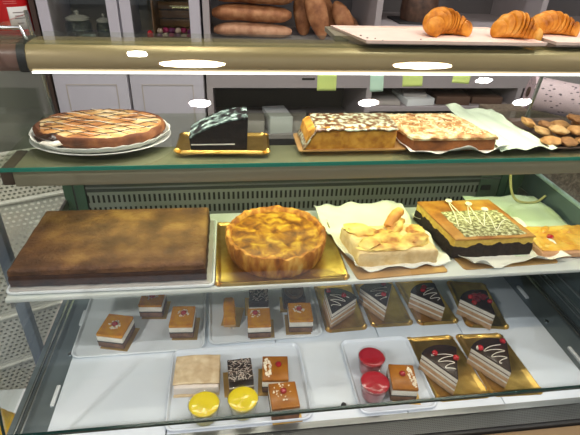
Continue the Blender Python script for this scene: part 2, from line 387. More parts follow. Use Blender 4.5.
def gold_tray(cx, cy, wd, d, z, rz, label, skew=0, name='gold_tray', corner=True, group=None):
    t = BM(); rim = .011; n = 12; rings = []
    spec = [(0, -.0, 0), (0, .0008, 1), (.0035, .0046, 1), (.0060, .0046, 1), (rim, .0012, 0), (rim+.003, .0008, 0)]
    for ins, zz, ruf in spec:
        pts = []
        for k, (sx, sy) in enumerate(((1, 1), (-1, 1), (-1, -1), (1, -1))):
            r = max(.012-ins*.5, .004)
            for i in range(n+1):
                a = R(90*k)+R(90)*i/n; q = (.0013 if i % 2 else -.0006) if ruf else 0
                pts.append((sx*(wd/2-ins-r)+(r+q)*math.cos(a), sy*(d/2-ins-r)+(r+q)*math.sin(a), z+zz+(q*.6)))
            # straight side, finely fluted
            nx = ((-1, 1), (-1, -1), (1, -1), (1, 1))[k]
            ax, ay = pts[-1][0], pts[-1][1]
            bxp, byp = nx[0]*(wd/2-ins-r), nx[1]*(d/2-ins-r)
            if k % 2 == 0: ex, ey = -sx*(wd/2-ins-r), ay
            else: ex, ey = ax, -sy*(d/2-ins-r)
            m_ = 24
            for i in range(1, m_):
                f = i/m_; q = (.0005 if i % 2 else -.0003) if ruf else 0
                px, py = ax+(ex-ax)*f, ay+(ey-ay)*f
                if k % 2 == 0: py += q*sy
                else: px += q*sx
                pts.append((px, py, z+zz+q*.5))
        rings.append([(p[0]+skew*p[1], p[1], p[2]) for p in pts])
    loft(t, rings); rot(t, rz, 0, 0); bmesh.ops.translate(t, vec=(cx, cy, 0), verts=t.verts)
    return tag(obj(name, t, GOLD, loc=(cx, cy, z)), label, 'tray', group)
GT = 'gold foil trays under the chocolate cake slices'
gold_tray(.240, .783, .092, .158, D0, 2, 'gold foil tray furthest left, slice with its tip towards the front left', .03, group=GT)
gold_tray(.3415, .786, .095, .154, D0, 0, 'second gold foil tray from the left in the back row', -.02, group=GT)
gold_tray(.444, .783, .094, .154, D0, 0, 'third gold foil tray from the left in the back row', -.04, group=GT)
gold_tray(.560, .763, .095, .158, D0, -10, 'gold foil tray at the right end of the back row', -.05, group=GT)
gold_tray(.412, .594, .106, .160, D0, 0, 'front gold foil tray beside the red jelly cups', -.06, group=GT)
gold_tray(.520, .592, .104, .158, D0, -2, 'front gold foil tray at the right holding the slice with scrolled icing', -.06, group=GT)

# ------------------------------------------------------------------ small pastries
rng = random.Random(5)
def bits(bm, cx, cy, z, n, rx, ry, size, mindist=0):
    for _ in range(n):
        a = rng.random()*6.28; q = math.sqrt(rng.uniform(mindist, 1)); s = size*rng.uniform(.6, 1.2)
        x, y = cx+rx*q*math.cos(a), cy+ry*q*math.sin(a)
        blob(bm, (x, y, z+s*.4), (s, s*rng.uniform(.5, .9), s*.6), rng.random()*50, .3, 1, rng.random()*3)
def card(cx, cy, wd, d, rz, label):
    return tag(obj('cake_card', rot(box(BM(), cx-wd/2, cx+wd/2, cy-d/2, cy+d/2, TZ, TZ+.0008), rz, cx, cy), GOLDCARD, loc=(cx, cy, TZ)), label, 'cake card', 'small gold cards under the square pastries')
def square(cx, cy, wd, d, rz, label, glaze=CARAMEL, cherry=(0, 0), nuts=16, nutc=None, h=.034, sponge=SPONGE, cdx=.006, nutr=.012, cardlab='', name='caramel_square', card_rz=None):
    card(cx+cdx, cy-.003, wd+.004, d+.006, rz if card_rz is None else card_rz, cardlab)
    z = TZ+.0009
    t = thing(name, label, 'pastry', (cx, cy, z), 'layered square pastries')
    def layer(nm, z0, z1, mt, g=0, b=.0008, lab=None):
        m_ = BM(); box(m_, cx-wd/2-g, cx+wd/2+g, cy-d/2-g, cy+d/2+g, z0, z1, bev=b)
        obj(nm, rot(m_, rz, cx, cy), mt, t, label=lab)
    layer('sponge_base', z, z+h*.36, sponge, 0, .001)
    layer('chocolate_layer', z+h*.36, z+h*.44, DARKCH, .0004, .0004)
    layer('cream_layer', z+h*.44, z+h*.80, CREAM, .0002, .0012)
    layer('glaze', z+h*.80, z+h, glaze, .0003, .0018)
    zt = z+h
    if cherry:
        c = Vector((cherry[0], cherry[1], 0)); c.rotate(Matrix.Rotation(R(rz), 3, 'Z'))
        m_ = BM(); blob(m_, (cx+c.x, cy+c.y, zt+.0025), (.0060, .0060, .0046), rng.random()*9, .12, 2); obj('cherry', m_, CHERRY, t)
    if nuts:
        nc = nutc or cherry or (0, 0); c = Vector((nc[0], nc[1], 0)); c.rotate(Matrix.Rotation(R(rz), 3, 'Z'))
        m_ = BM(); bits(m_, cx+c.x, cy+c.y, zt, int(nuts*1.5), nutr if isinstance(nutr, float) else nutr[0], nutr if isinstance(nutr, float) else nutr[1], .0021, .18)
        obj('chopped_nuts', m_, NUT, t, kind='stuff')
    return t
square(-.234, .728, .052, .058, -14, 'caramel square at the left front of the left white tray', cardlab='gold card under the front left caramel square', nuts=26)
square(-.171, .806, .048, .050, -5, 'caramel square at the back of the left white tray', cherry=(0, .002), cardlab='gold card under the back caramel square')
square(-.103, .743, .047, .058, -4, 'caramel square at the right of the left white tray', cherry=(.002, .006), nuts=20, cardlab='gold card under the right caramel square of left tray')
square(.054, .726, .047, .052, -2, 'caramel square at the front centre of the middle tray', cherry=(-.008, .010), nuts=14, cardlab='gold card under the front centre caramel square')
square(.142, .735, .049, .054, -3, 'caramel square at the front right of the middle tray', cherry=(-.002, .006), nuts=20, cardlab='gold card under the front right caramel square of middle tray', cdx=-.005)
square(.074, .590, .047, .055, -5, 'amber square half covered in chopped nuts with a red cherry', CARAMELD, cherry=(.006, .006), nuts=60, nutc=(-.014, 0), nutr=(.007, .022), cardlab='gold card under the nut covered amber square', cdx=-.006)
square(.083, .530, .048, .052, 2, 'amber square with small cherry nearest the front glass', CARAMELD, cherry=(0, .006), nuts=12, nutr=.018, cardlab='gold card under the front amber square', cdx=.003)
square(.304, .548, .046, .055, -9, 'amber square with chopped nuts beside the red jelly cups', CARAMELD, cherry=(-.001, .004), nuts=60, nutc=(.015, 0), nutr=(.005, .024), cardlab='gold card under the amber square by the jelly cups')

# caramel roll finger
card(.000, .768, .040, .060, -12, 'gold card under the narrow caramel finger')
t = thing('caramel_finger', 'narrow caramel glazed finger pastry at the left of the middle tray', 'pastry', (-.007, .765, TZ+.0009))
z = TZ+.0009
m_ = BM(); box(m_, -.0195, .0055, .735, .795, z, z+.008, bev=.002); obj('sponge_base', m_, SPONGEL, t)
m_ = BM(); loft(m_, [[(-.007+wx*.0125*(1+.05*math.sin(k*2)), y, z+.008+hz*.024*(1 if k not in (0, 6) else .93)) for wx, hz in ((-1, 0), (-1.02, .5), (-.9, .85), (-.5, 1), (.5, 1), (.9, .85), (1.02, .5), (1, 0))] for k, y in enumerate([.734+i*.0103 for i in range(7)])])
obj('glaze', m_, CARAMEL, t)
m_ = BM(); bits(m_, -.007, .733, z, 8, .012, .002, .002); obj('nut_crumbs', m_, NUT, t, kind='stuff')

# chocolate squares with shavings
def shav(cx, cy, wd, d, rz, label, cardlab, h=.034, cdx=-.006, n=70, dust=NUT, top=DARKCH, mid=CREAM):
    card(cx+cdx, cy-.002, wd+.006, d+.006, rz, cardlab); z = TZ+.0009
    t = thing('chocolate_square', label, 'pastry', (cx, cy, z), 'layered square pastries')
    for nm, a, b, mt in (('sponge_base', 0, .40, SPONGE), ('cream_layer', .40, .50, mid), ('chocolate_body', .50, 1, top)):
        m_ = BM(); box(m_, cx-wd/2, cx+wd/2, cy-d/2, cy+d/2, z+h*a, z+h*b, bev=.001); obj(nm, rot(m_, rz, cx, cy), mt, t)
    m_ = BM()
    for _ in range(n):
        x, y = cx+rng.uniform(-.46, .46)*wd, cy+rng.uniform(-.46, .46)*d; a = rng.random()*3.14; L = rng.uniform(.002, .005)
        zz = z+h+rng.uniform(0, .002)
        tube(m_, [(x-L*math.cos(a), y-L*math.sin(a), zz), (x, y, zz+.0012), (x+L*math.cos(a), y+L*math.sin(a), zz)], .0006, 4)
    obj('chocolate_shavings', rot(m_, rz, cx, cy), mat('pale_shavings', [(.35, (120, 90, 74)), (.6, (226, 214, 202))], .5, 260), t, kind='stuff')
    return t
shav(.058, .798, .043, .052, -3, 'dark chocolate square with pale shavings at the back of the middle tray', 'gold card under the back chocolate square')
shav(.010, .592, .044, .050, 3, 'dark chocolate square with shavings behind the yellow cups', 'gold card under the front chocolate square', n=100)
# dark domed pastry
card(.134, .795, .056, .050, -4, 'gold card under the swirl topped dark pastry')
z = TZ+.0009; t = thing('swirl_pastry', 'dark chocolate pastry with a round brown swirl on top', 'pastry', (.137, .800, z))
m_ = BM(); box(m_, .112, .162, .778, .824, z, z+.030, bev=.004); obj('chocolate_body', m_, DARKCH, t)
m_ = BM(); lathe(m_, [(.021, z+.030), (.022, z+.034), (.017, z+.0365), (.013, z+.034), (.006, z+.035)], .137, .800, 30, lambda a, r, zz: (r*(1+.06*math.sin(3*a)), zz)); obj('swirl', m_, mat('brown_cream', [(.3, (78, 58, 42)), (.7, (122, 98, 72))], .4, 60, .3), t)

# puff pastry with cream
z = TZ+.0005; t = thing('puff_pastry_slice', 'pale puff pastry sandwich with white cream at the front left', 'pastry', (-.068, .605, z))
PUFF = mat('puff_pastry', [(.3, (200, 170, 132)), (.6, (226, 204, 168)), (.8, (236, 220, 192))], .7, 60, .5)
m_ = slab(BM(), -.108, -.028, .568, .640, z, z+.006, 24, 24, .001, 60, 1); obj('bottom_crust', rot(m_, -2, -.068, .605), PUFF, t)
m_ = slab(BM(), -.107, -.029, .570, .639, z+.006, z+.022, 24, 24, .001, 60, 2, edge=.003); obj('cream_filling', rot(m_, -2, -.068, .605), mat('pale_cream', (226, 214, 206), .5, bump=.3, scale=80), t)
m_ = BM(); 
def pt(x, y, u, v): return (x, y, z+.0245+.002*math.sin(u*3.14)+.0012*noise.noise(Vector((x*80, y*80, 0)))+.0012*math.cos(math.hypot(u-.5, v-.1)*22)*.3)
grid(m_, -.109, -.027, .576, .641, 30, 26, pt)
o = obj('top_crust', rot(m_, -2, -.068, .605), PUFF, t); md = o.modifiers.new('s', 'SOLIDIFY'); md.thickness = .003; md.offset = -1

# cups
def cup(cx, cy, r, h, fill, body, label, name, group, z=TZ+.0003):
    t = thing(name, label, 'dessert cup', (cx, cy, z), group)
    m_ = BM(); lathe(m_, [(r*.74, z+.0008), (r*.95, z+h), (r*1.01, z+h), (r*1.01, z+h-.001), (r*.975, z+h-.0015), (r*.76, z)], cx, cy, 40, caps=(False, True)); obj('plastic_cup', m_, CUPPL, t)
    m_ = BM(); lathe(m_, [(r*.72, z+.001), (r*.895, z+h*.74)], cx, cy, 40); obj('filling', m_, body, t)
    m_ = BM(); lathe(m_, [(r*.895, z+h*.742), (r*.93, z+h*.90), (r*.90, z+h*.915), (r*.6, z+h*.92), (r*.3, z+h*.925), (.001, z+h*.925)], cx, cy, 40, lambda a, q, zz: (q, zz+(.0008*noise.noise(Vector((q*160*math.cos(a), q*160*math.sin(a), cx*30))) if zz > z+h*.9 and q < r*.8 else 0))); obj('jelly_top', m_, fill, t)
    return t
YEL = mat('lemon_custard', [(.35, (222, 196, 10)), (.7, (238, 216, 30))], .12, 20, .1, coat=.6)
YELB = mat('custard_body', [(.3, (226, 214, 130)), (.7, (236, 228, 160))], .4, 20)
REDB = mat('pink_cream_body', [(.3, (186, 70, 84)), (.7, (206, 110, 118))], .4, 20)
RED = mat('red_jelly', [(.35, (150, 12, 30)), (.7, (182, 26, 46))], .15, 24, .15, coat=.4)
cup(-.053, .526, .0275, .036, YEL, YELB, 'yellow custard cup at the left, under the puff pastry', 'custard_cup', 'yellow custard cups')
cup(.0125, .530, .0275, .036, YEL, YELB, 'yellow custard cup at the right, beside the amber square', 'custard_cup', 'yellow custard cups')
cup(.259, .598, .0265, .038, RED, REDB, 'red jelly cup further from the front glass', 'jelly_cup', 'red jelly cups')
cup(.249, .540, .0275, .038, RED, REDB, 'red jelly cup nearer the front glass', 'jelly_cup', 'red jelly cups')

# ------------------------------------------------------------------ cake slices
SLC = mat('pale_slice_sponge', [(.3, (190, 146, 104)), (.7, (222, 184, 144))], .85, 90, .5)
def cslice(tip, a0, a1, L, label, h=.045, berries=((.7, .5),), swirl=1, seed=0, fruit=0, letters=False):
    z = D0+.0014; n = 10
    t = thing('chocolate_cake_slice', label, 'cake slice', (tip[0], tip[1], z), 'chocolate cake slices on gold trays')
    def poly(g=0):
        p = [(tip[0], tip[1])]
        for i in range(n+1):
            a = R(a0+(a1-a0)*i/n); l = L+g+.004*math.sin(math.pi*i/n); p.append((tip[0]+l*math.cos(a), tip[1]+l*math.sin(a)))
        return p
    P = poly()[::-1][::-1]
    for k, (nm, f0, f1, mt) in enumerate((('sponge_layer', 0, .27, SLC), ('cream_layer', .27, .36, CREAM), ('sponge_layer', .36, .56, SLC), ('cream_layer', .56, .69, CREAM), ('chocolate_filling', .69, .73, SPONGE), ('cream_layer', .74, .93, CREAM))):
        m_ = prism(BM(), P, z+h*f0, z+h*f1, bev=.0006); obj(nm, m_, mt, t, smooth=True)
    m_ = prism(BM(), poly(.0012), z+h*.93, z+h*1.02, bev=.0012); obj('chocolate_glaze', m_, DARKCH, t)
    zt = z+h*1.02
    def at(f, g): a = R(a0+(a1-a0)*g); return tip[0]+f*L*math.cos(a), tip[1]+f*L*math.sin(a)
    for i, (f, g) in enumerate(berries):
        x, y = at(f, g); m_ = BM(); blob(m_, (x, y, zt+.003), (.0062, .0062, .0052), seed+i, .15, 2); obj('red_berry', m_, CHERRY, t)
    if fruit:
        for i in range(fruit):
            x, y = at(.62+.22*rng.random(), .3+.5*i/fruit); m_ = BM(); blob(m_, (x, y, zt+.004), (.010, .008, .006), seed+i*3, .3, 2, i); obj('berry', m_, BERRY, t, label='dark glazed forest berry')
    if swirl:
        m_ = BM(); pts = []
        for i in range(60):
            q = i/59; f = .28+.55*q; g = .5+.36*math.sin(q*16+seed); x, y = at(f, g); pts.append((x, y, zt+.0004))
        tube(m_, pts, .0007, 5)
        if letters:
            x, y = at(.55, .5); m2 = BM(); 
        obj('icing_drizzle', m_, CREAM, t)
    return t
cslice((.205, .712), 35, 91, .078, 'chocolate cake slice on the leftmost gold tray', berries=((.88, .9), (.80, .35)), seed=1)
cslice((.326, .724), 64, 122, .077, 'chocolate cake slice on the second gold tray of the back row', berries=((.45, .35), (.93, .25)), seed=2)
cslice((.452, .711), 84, 137, .078, 'chocolate cake slice with a large red berry at its back, third tray', berries=((.80, .65), (.86, .5)), seed=3)
cslice((.550, .678), 76, 133, .077, 'chocolate cake slice heaped with dark berries, right end of back row', berries=((.62, .92), (.50, .08), (.82, .75)), seed=4, fruit=4, swirl=0)
cslice((.397, .524), 68, 124, .078, 'chocolate cake slice on the front tray beside the red jelly cups', berries=((.82, .72), (.62, .06)), seed=5)
sl = cslice((.503, .530), 67, 126, .080, 'chocolate cake slice with scrolled white icing, front right tray', berries=((.84, .88), (.93, .12)), seed=7)
# whipped cream dot on the lettered slice
m_ = BM(); blob(m_, (.467, .590, D0+.0014+.0485), (.0045, .0045, .0035), 3, .2, 2); obj('cream_dot', m_, CREAM, sl)

# ------------------------------------------------------------------ cakes on the cake shelf
Z1 = .9632
# big brown sheet cake
white_tray(-.2005, .762, .346, .222, Z1, 'white tray under the large brown sheet cake', r=.01, h=.008, rz=-1)
m_ = slab(BM(), -.367, -.036, .658, .866, Z1+.0022, Z1+.010, 40, 30, .0006, 40, 4, side=.002)
tag(obj('tray_paper', rot(m_, -1, -.199, .762), mat('grey_liner_paper', (168, 162, 158), .4), loc=(-.199, .762, Z1)), 'grey paper liner under the brown sheet cake', 'paper liner')
t = thing('sheet_cake', 'large brown rectangular sponge sheet cake at the left', 'cake', (-.199, .76, Z1+.0125))
m_ = slab(BM(), -.364, -.043, .662, .858, Z1+.0125, Z1+.034, 60, 40, .0008, 40, 5, side=.0015, edge=.002)
obj('chocolate_base', rot(m_, -1, -.199, .762), mat('brown_cake_side', [(.3, (44, 24, 18)), (.7, (72, 42, 28))], .8, 60, .4), t)
m_ = slab(BM(), -.363, -.044, .663, .857, Z1+.034, Z1+.047, 90, 60, .0012, 26, 6, side=.001, edge=.005, bulge=.003)
obj('cake_top', rot(m_, -1, -.199, .762), mat('brown_cake_top', [(.30, (70, 42, 26)), (.45, (96, 62, 38)), (.58, (118, 80, 46)), (.74, (142, 104, 60))], .7, 22, 1.0, bscale=200, detail=10), t)

# round cake
gold_tray(.092, .757, .246, .212, Z1, 0, 'large gold tray under the round golden cake')
t = thing('round_cake', 'round golden baked cheesecake with browned crimped edge', 'cake', (.088, .752, Z1+.0012))
CR = .0955
def crust(a, r, z):
    k = 1+.012*math.sin(a*26+2*math.sin(a*3))+.008*math.sin(a*41)+.01*noise.noise(Vector((3*math.cos(a), 3*math.sin(a), 1)))
    hz = (z-Z1)/.05
    return r*k if z > Z1+.01 else r, z+(hz**3)*.0016*math.sin(a*13+math.sin(a*5)*2)+.003*(hz**2)*noise.noise(Vector((4*math.cos(a), 4*math.sin(a), 5)))
m_ = BM(); lathe(m_, [(CR*.93, Z1+.0014), (CR*.97, Z1+.012), (CR*.995, Z1+.028), (CR*1.01, Z1+.042), (CR*.985, Z1+.048), (CR*.93, Z1+.0475), (CR*.89, Z1+.043), (CR*.88, Z1+.038)], .088, .752, 160, crust)
obj('crust', m_, mat('golden_crust', [(.30, (120, 64, 18)), (.45, (168, 100, 34)), (.60, (206, 146, 60)), (.75, (228, 184, 100))], .6, 60, .6, bscale=70, detail=7, aniso=(1, 1, .35)), t)
m_ = BM(); rings = []
for q in range(1, 15):
    r = CR*.895*q/14; rings.append([(.088+r*math.cos(a), .752+r*math.sin(a), Z1+.040+.0025*noise.noise(Vector((30*r*math.cos(a), 30*r*math.sin(a), 2)))+.001*noise.noise(Vector((90*r*math.cos(a), 90*r*math.sin(a), 2)))) for a in [2*math.pi*k/80 for k in range(80)]])
loft(m_, rings, caps=(True, False)); obj('baked_top', m_, mat('baked_custard', [(.34, (96, 52, 16)), (.46, (144, 88, 24)), (.56, (178, 126, 34)), (.70, (212, 172, 62))], .45, 46, .25, bscale=70, detail=8, distort=.5), t)

# cream pastry on paper and board
def paper(x0, x1, y0, y1, z, seed, label, lift=.012, amp=.003, mt=PAPER, rz=0, lf=None, name='parchment_sheet', n=40, skew=0):
    m_ = BM()
    def f(x, y, u, v):
        ex = max(0, abs(2*u-1)-.72)/.28; ey = max(0, abs(2*v-1)-.72)/.28; e_ = max(ex, ey)
        nn = noise.noise(Vector((x*22, y*22, seed)))
        zz = z+.0012+amp*.35*(1+nn)*e_+lift*e_*e_*max(0, .45+nn*1.1)
        if lf: zz += lf(u, v)
        return (x+skew*(v-.5)+.005*noise.noise(Vector((y*30, seed, 0)))*abs(2*u-1), y+.005*noise.noise(Vector((x*30, seed, 5)))*abs(2*v-1), zz+.0008*e_*noise.noise(Vector((x*120, y*120, seed))))
    grid(m_, x0, x1, y0, y1, n, n, f); cx, cy = (x0+x1)/2, (y0+y1)/2; rot(m_, rz, cx, cy)
    o = obj(name, m_, mt, loc=(cx, cy, z)); md = o.modifiers.new('s', 'SOLIDIFY'); md.thickness = .0005; md.offset = 1
    return tag(o, label, 'paper')
BOARD = mat('gold_cardboard', [(.3, (186, 142, 84)), (.7, (208, 166, 108))], .4, 20, metal=.4)
def board(cx, cy, wd, d, rz, label, z=Z1, h=.0025, skew=0):
    m_ = BM(); loft(m_, [[(p[0]+skew*p[1], p[1], p[2]) for p in rr(wd, d, .006, 4, zz)] for zz in (z, z+h)]); rot(m_, rz, 0, 0); bmesh.ops.translate(m_, vec=(cx, cy, 0), verts=m_.verts)
    return tag(obj('cake_board', m_, BOARD, loc=(cx, cy, z)), label, 'cake board')
board(.300, .768, .178, .230, 3, 'gold cardboard under the cream filled pastry', skew=-.10)
paper(.205, .398, .668, .905, Z1+.0026, 3, 'crumpled parchment sheet under the cream filled pastry', lift=.022, rz=4, skew=-.02)
z = Z1+.0046; t = thing('cream_pastry', 'pale yellow folded cream pastry block with browned tips', 'pastry', (.310, .725, z))
m_ = slab(BM(), .236, .388, .682, .775, z, z+.034, 40, 30, .002, 40, 9, side=.002, edge=.006, skew=-.012)
obj('pastry_body', m_, mat('pale_sponge', [(.3, (214, 180, 124)), (.7, (236, 212, 164))], .8, 70, .5), t)
BAKED = mat('baked_fold', [(.32, (176, 104, 48)), (.46, (222, 180, 96)), (.62, (240, 214, 128)), (.8, (246, 228, 160))], .5, 30, .35, detail=3)
for i, (x, y, rx, ry, rzv, hz) in enumerate(((.262, .705, .026, .018, .3, .012), (.352, .712, .032, .019, .25, .013), (.256, .752, .034, .020, -.5, .011), (.330, .762, .034, .015, .9, .014), (.300, .728, .03, .028, .1, .007), (.30, .695, .062, .012, .03, .006), (.365, .745, .022, .018, 1.2, .008))):
    m_ = BM(); blob(m_, (x, y, z+.034), (rx, ry, hz), i+2, .35, 3, rzv, fr=2.2)
    obj('pastry_fold', m_, BAKED, t)
m_ = BM(); 
for i in range(1):
    tube(m_, smooth([(.312, .756, z+.040), (.322, .766, z+.050), (.336, .778, z+.058), (.345, .788, z+.054)]), [.010]*6+[.011]*6+[.010]*6+[.005], 12)
obj('pastry_horn', m_, mat('browned_tip', [(.3, (190, 112, 44)), (.7, (226, 166, 84))], .5, 40, .3), t)

# chocolate and yellow sheet cake
board(.525, .768, .200, .205, 2, 'gold cardboard under the chocolate and yellow cake', skew=-.12)
paper(.425, .634, .660, .86, Z1+.0026, 8, 'crumpled parchment sheet under the chocolate and yellow cake', lift=.026, rz=3, skew=-.04)
z = Z1+.0046; t = thing('marble_cake', 'square cake with black chocolate base and yellow sponge top', 'cake', (.51, .765, z))
x0, x1, y0, y1, sk = .428, .592, .698, .845, -.022
def wav(x, y, s): return .007*noise.noise(Vector((x*45, y*45, s)))
m_ = slab(BM(), x0, x1, y0, y1, z, z+.0265, 60, 50, .008, 45, 11, side=.002, edge=.001, skew=sk); obj('chocolate_base', m_, mat('black_chocolate_cake', [(.3, (20, 12, 10)), (.7, (42, 26, 20))], .85, 120, .8), t)
m_ = slab(BM(), x0+.0012, x1-.0012, y0+.0012, y1-.0012, z+.016, z+.042, 40, 34, .001, 30, 12, side=.001, edge=.003, skew=sk); obj('yellow_sponge', m_, mat('yellow_sponge', [(.3, (196, 158, 62)), (.7, (226, 192, 96))], .85, 90, .5), t)
m_ = slab(BM(), x0, x1, y0, y1, z+.040, z+.0455, 60, 50, .001, 30, 13, side=.0012, edge=.003, skew=sk); obj('glazed_top', m_, mat('marble_top', [(.32, (122, 66, 22)), (.48, (168, 106, 40)), (.62, (190, 140, 66))], .5, 16, .3, bscale=90), t)
m_ = slab(BM(), .450, .575, .702, .795, z+.0455, z+.0468, 50, 40, .0012, 90, 14, side=.0015, edge=.001, skew=-.012)
obj('sugar_dusting', m_, mat('sugar_crackle', [(.40, (92, 84, 52)), (.5, (150, 142, 104)), (.62, (206, 204, 176))], .7, 150, .6, detail=6), t, kind='stuff')
m_ = BM(); zt = z+.0478
tube(m_, [(x_+.0, y_, zt+.001*math.sin(i)) for i, (x_, y_) in enumerate([])] if False else smooth([(.449, .735, zt), (.462, .782, zt), (.470, .830, zt), (.474, .790, zt), (.478, .742, zt), (.494, .786, zt), (.508, .815, zt), (.504, .775, zt), (.502, .735, zt), (.515, .758, zt), (.532, .790, zt), (.528, .752, zt), (.520, .718, zt), (.545, .745, zt), (.560, .755, zt)]), .0009, 6)
obj('icing_thread', m_, CREAM, t)
for x, y in ((.470, .832), (.508, .817), (.532, .792)):
    m_ = BM(); lathe(m_, [(.0015, zt), (.0015, zt+.003), (.0075, zt+.003), (.0065, zt+.005), (.002, zt+.006)], x, y, 14); obj('sugar_mushroom', m_, CREAM, t)

# fruit pastry on green tinted paper
paper(.560, .748, .690, .935, Z1, 12, 'flat pale green paper under the fruit pastry at the right', lift=.006, amp=.002, mt=mat('pale_green_paper', [(.3, (206, 222, 196)), (.7, (220, 232, 208))], .5, 12, .2), name='paper_sheet')
z = Z1+.0030; t = thing('fruit_pastry', 'flat yellow fruit pastry with one red cherry, right end', 'pastry', (.69, .735, z))
FR = mat('fruit_glaze', [(.3, (196, 120, 40)), (.5, (232, 178, 72)), (.7, (240, 206, 110))], .3, 30, .4, coat=.3)
m_ = slab(BM(), .610, .752, .684, .775, z, z+.014, 30, 24, .001, 40, 15, side=.0015); obj('crust', m_, mat('pink_brown_crust', [(.3, (186, 134, 96)), (.7, (212, 168, 128))], .7, 60, .4), t)
m_ = slab(BM(), .613, .751, .688, .773, z+.014, z+.018, 40, 30, .003, 55, 16, side=.0015); obj('custard_topping', m_, FR, t)
m_ = BM(); blob(m_, (.650, .726, z+.022), (.0075, .006, .004), 3, .2, 2); obj('cherry', m_, CHERRY, t)
for i, (x, y, a) in enumerate(((.630, .752, .5), (.66, .758, .7), (.70, .75, .4), (.685, .705, 2.4), (.73, .72, .5))):
    m_ = BM(); blob(m_, (x, y, z+.018), (.018, .007, .004), i, .2, 2, a); obj('apple_slice', m_, FR, t)

# ------------------------------------------------------------------ cakes on the middle glass shelf
Z2 = 1.1598
# ring cake on plate
m_ = BM(); lathe(m_, [(.070, Z2), (.105, Z2+.002), (.121, Z2+.008), (.124, Z2+.0085), (.123, Z2+.010), (.104, Z2+.0045), (.05, Z2+.003)], -.227, .857, 60)
bmesh.ops.scale(m_, vec=(1, .76, 1), space=Matrix.Translation((.227, -.857, 0)), verts=m_.verts)
tag(obj('oval_plate', m_, mat('plate_china', (214, 214, 208), .25), loc=(-.227, .857, Z2)), 'white oval plate under the lattice topped cake', 'plate')
m_ = BM()
rings = []
for r, z0 in ((.06, .0045), (.102, .0062), (.113, .010), (.118, .015), (.122, .020)):
    rings.append([(-.227+(r+.005*noise.noise(Vector((5*math.cos(a), 5*math.sin(a), 2)))*(r > .11))*math.cos(a), .857+.76*r*math.sin(a), Z2+z0+(.004*noise.noise(Vector((7*math.cos(a), 7*math.sin(a), 1))) if r > .11 else 0)) for a in [2*math.pi*k/90 for k in range(90)]])
loft(m_, rings, caps=(True, False)); o = obj('cake_paper', m_, PAPER, loc=(-.227, .857, Z2)); md = o.modifiers.new('s', 'SOLIDIFY'); md.thickness = .0005; md.offset = 1
tag(o, 'white paper liner showing around the lattice topped cake', 'paper')
z = Z2+.0084; t = thing('lattice_cake', 'oval brown cake with criss cross chocolate lattice and powdered top', 'cake', (-.227, .857, z))
EX, EY = .114, .080
def ec(a, r, z_): return (r*(1+.03*noise.noise(Vector((3*math.cos(a), 3*math.sin(a), 8)))+.02*noise.noise(Vector((11*math.cos(a), 11*math.sin(a), z_*60)))), z_+.003*noise.noise(Vector((2.5*math.cos(a), 2.5*math.sin(a), 4))))
def ell(bm): bmesh.ops.scale(bm, vec=(1, EY/EX, 1), space=Matrix.Translation((.227, -.857, 0)), verts=bm.verts); return bm
m_ = BM(); lathe(m_, [(EX*.86, z+.0006), (EX*.95, z+.005), (EX*1.0, z+.013), (EX*.99, z+.020), (EX*.955, z+.0235), (EX*.90, z+.0225)], -.227, .857, 90, ec)
obj('cake_side', ell(m_), mat('lattice_cake_side', [(.3, (66, 32, 16)), (.55, (110, 60, 30)), (.75, (156, 100, 54))], .7, 30, .6, bscale=80), t)
m_ = BM(); rings = []
for q in range(1, 14):
    r = EX*.955*q/13; rings.append([(-.227+r*math.cos(a), .857+r*math.sin(a), z+.0243+.0015*noise.noise(Vector((40*r*math.cos(a), 40*r*math.sin(a), 2)))-(.002 if q == 13 else 0)) for a in [2*math.pi*k/70 for k in range(70)]])
loft(m_, rings, caps=(True, False)); obj('cake_top', ell(m_), mat('lattice_cake_top', [(.34, (132, 78, 38)), (.47, (176, 120, 66)), (.56, (190, 150, 92)), (.68, (212, 190, 146))], .6, 26, .6, bscale=110, detail=8), t)
for nm, mt, ang, cnt in (('chocolate_lattice', DARKCH, 35, 7), ('chocolate_lattice', DARKCH, -40, 7), ('icing_lattice', CREAM, -25, 5)):
    m_ = BM(); a = R(ang); dx, dy = math.cos(a), math.sin(a)
    for i in range(cnt):
        o_ = (i-(cnt-1)/2)*(.19/cnt); L = math.sqrt(max(.0001, (EX*.9)**2-(o_)**2))
        pts = [(-.227-dy*o_+dx*L*s, .857+dx*o_+dy*L*s, z+.0252+.001*math.sin(s*9+i)) for s in [k/8-1 for k in range(17)]]
        tube(m_, pts, .00065, 5)
    obj(nm, ell(m_), mt, t)
m_ = BM(); blob(m_, (-.293, .797, z+.019), (.018, .012, .006), 5, .35, 3); obj('burst_filling', m_, DARKCH, t, label='dark filling bursting out at the front left')
m_ = BM(); blob(m_, (-.292, .7885, z+.0125), (.020, .006, .005), 6, .2, 3); obj('cream_filling', m_, CREAM, t)

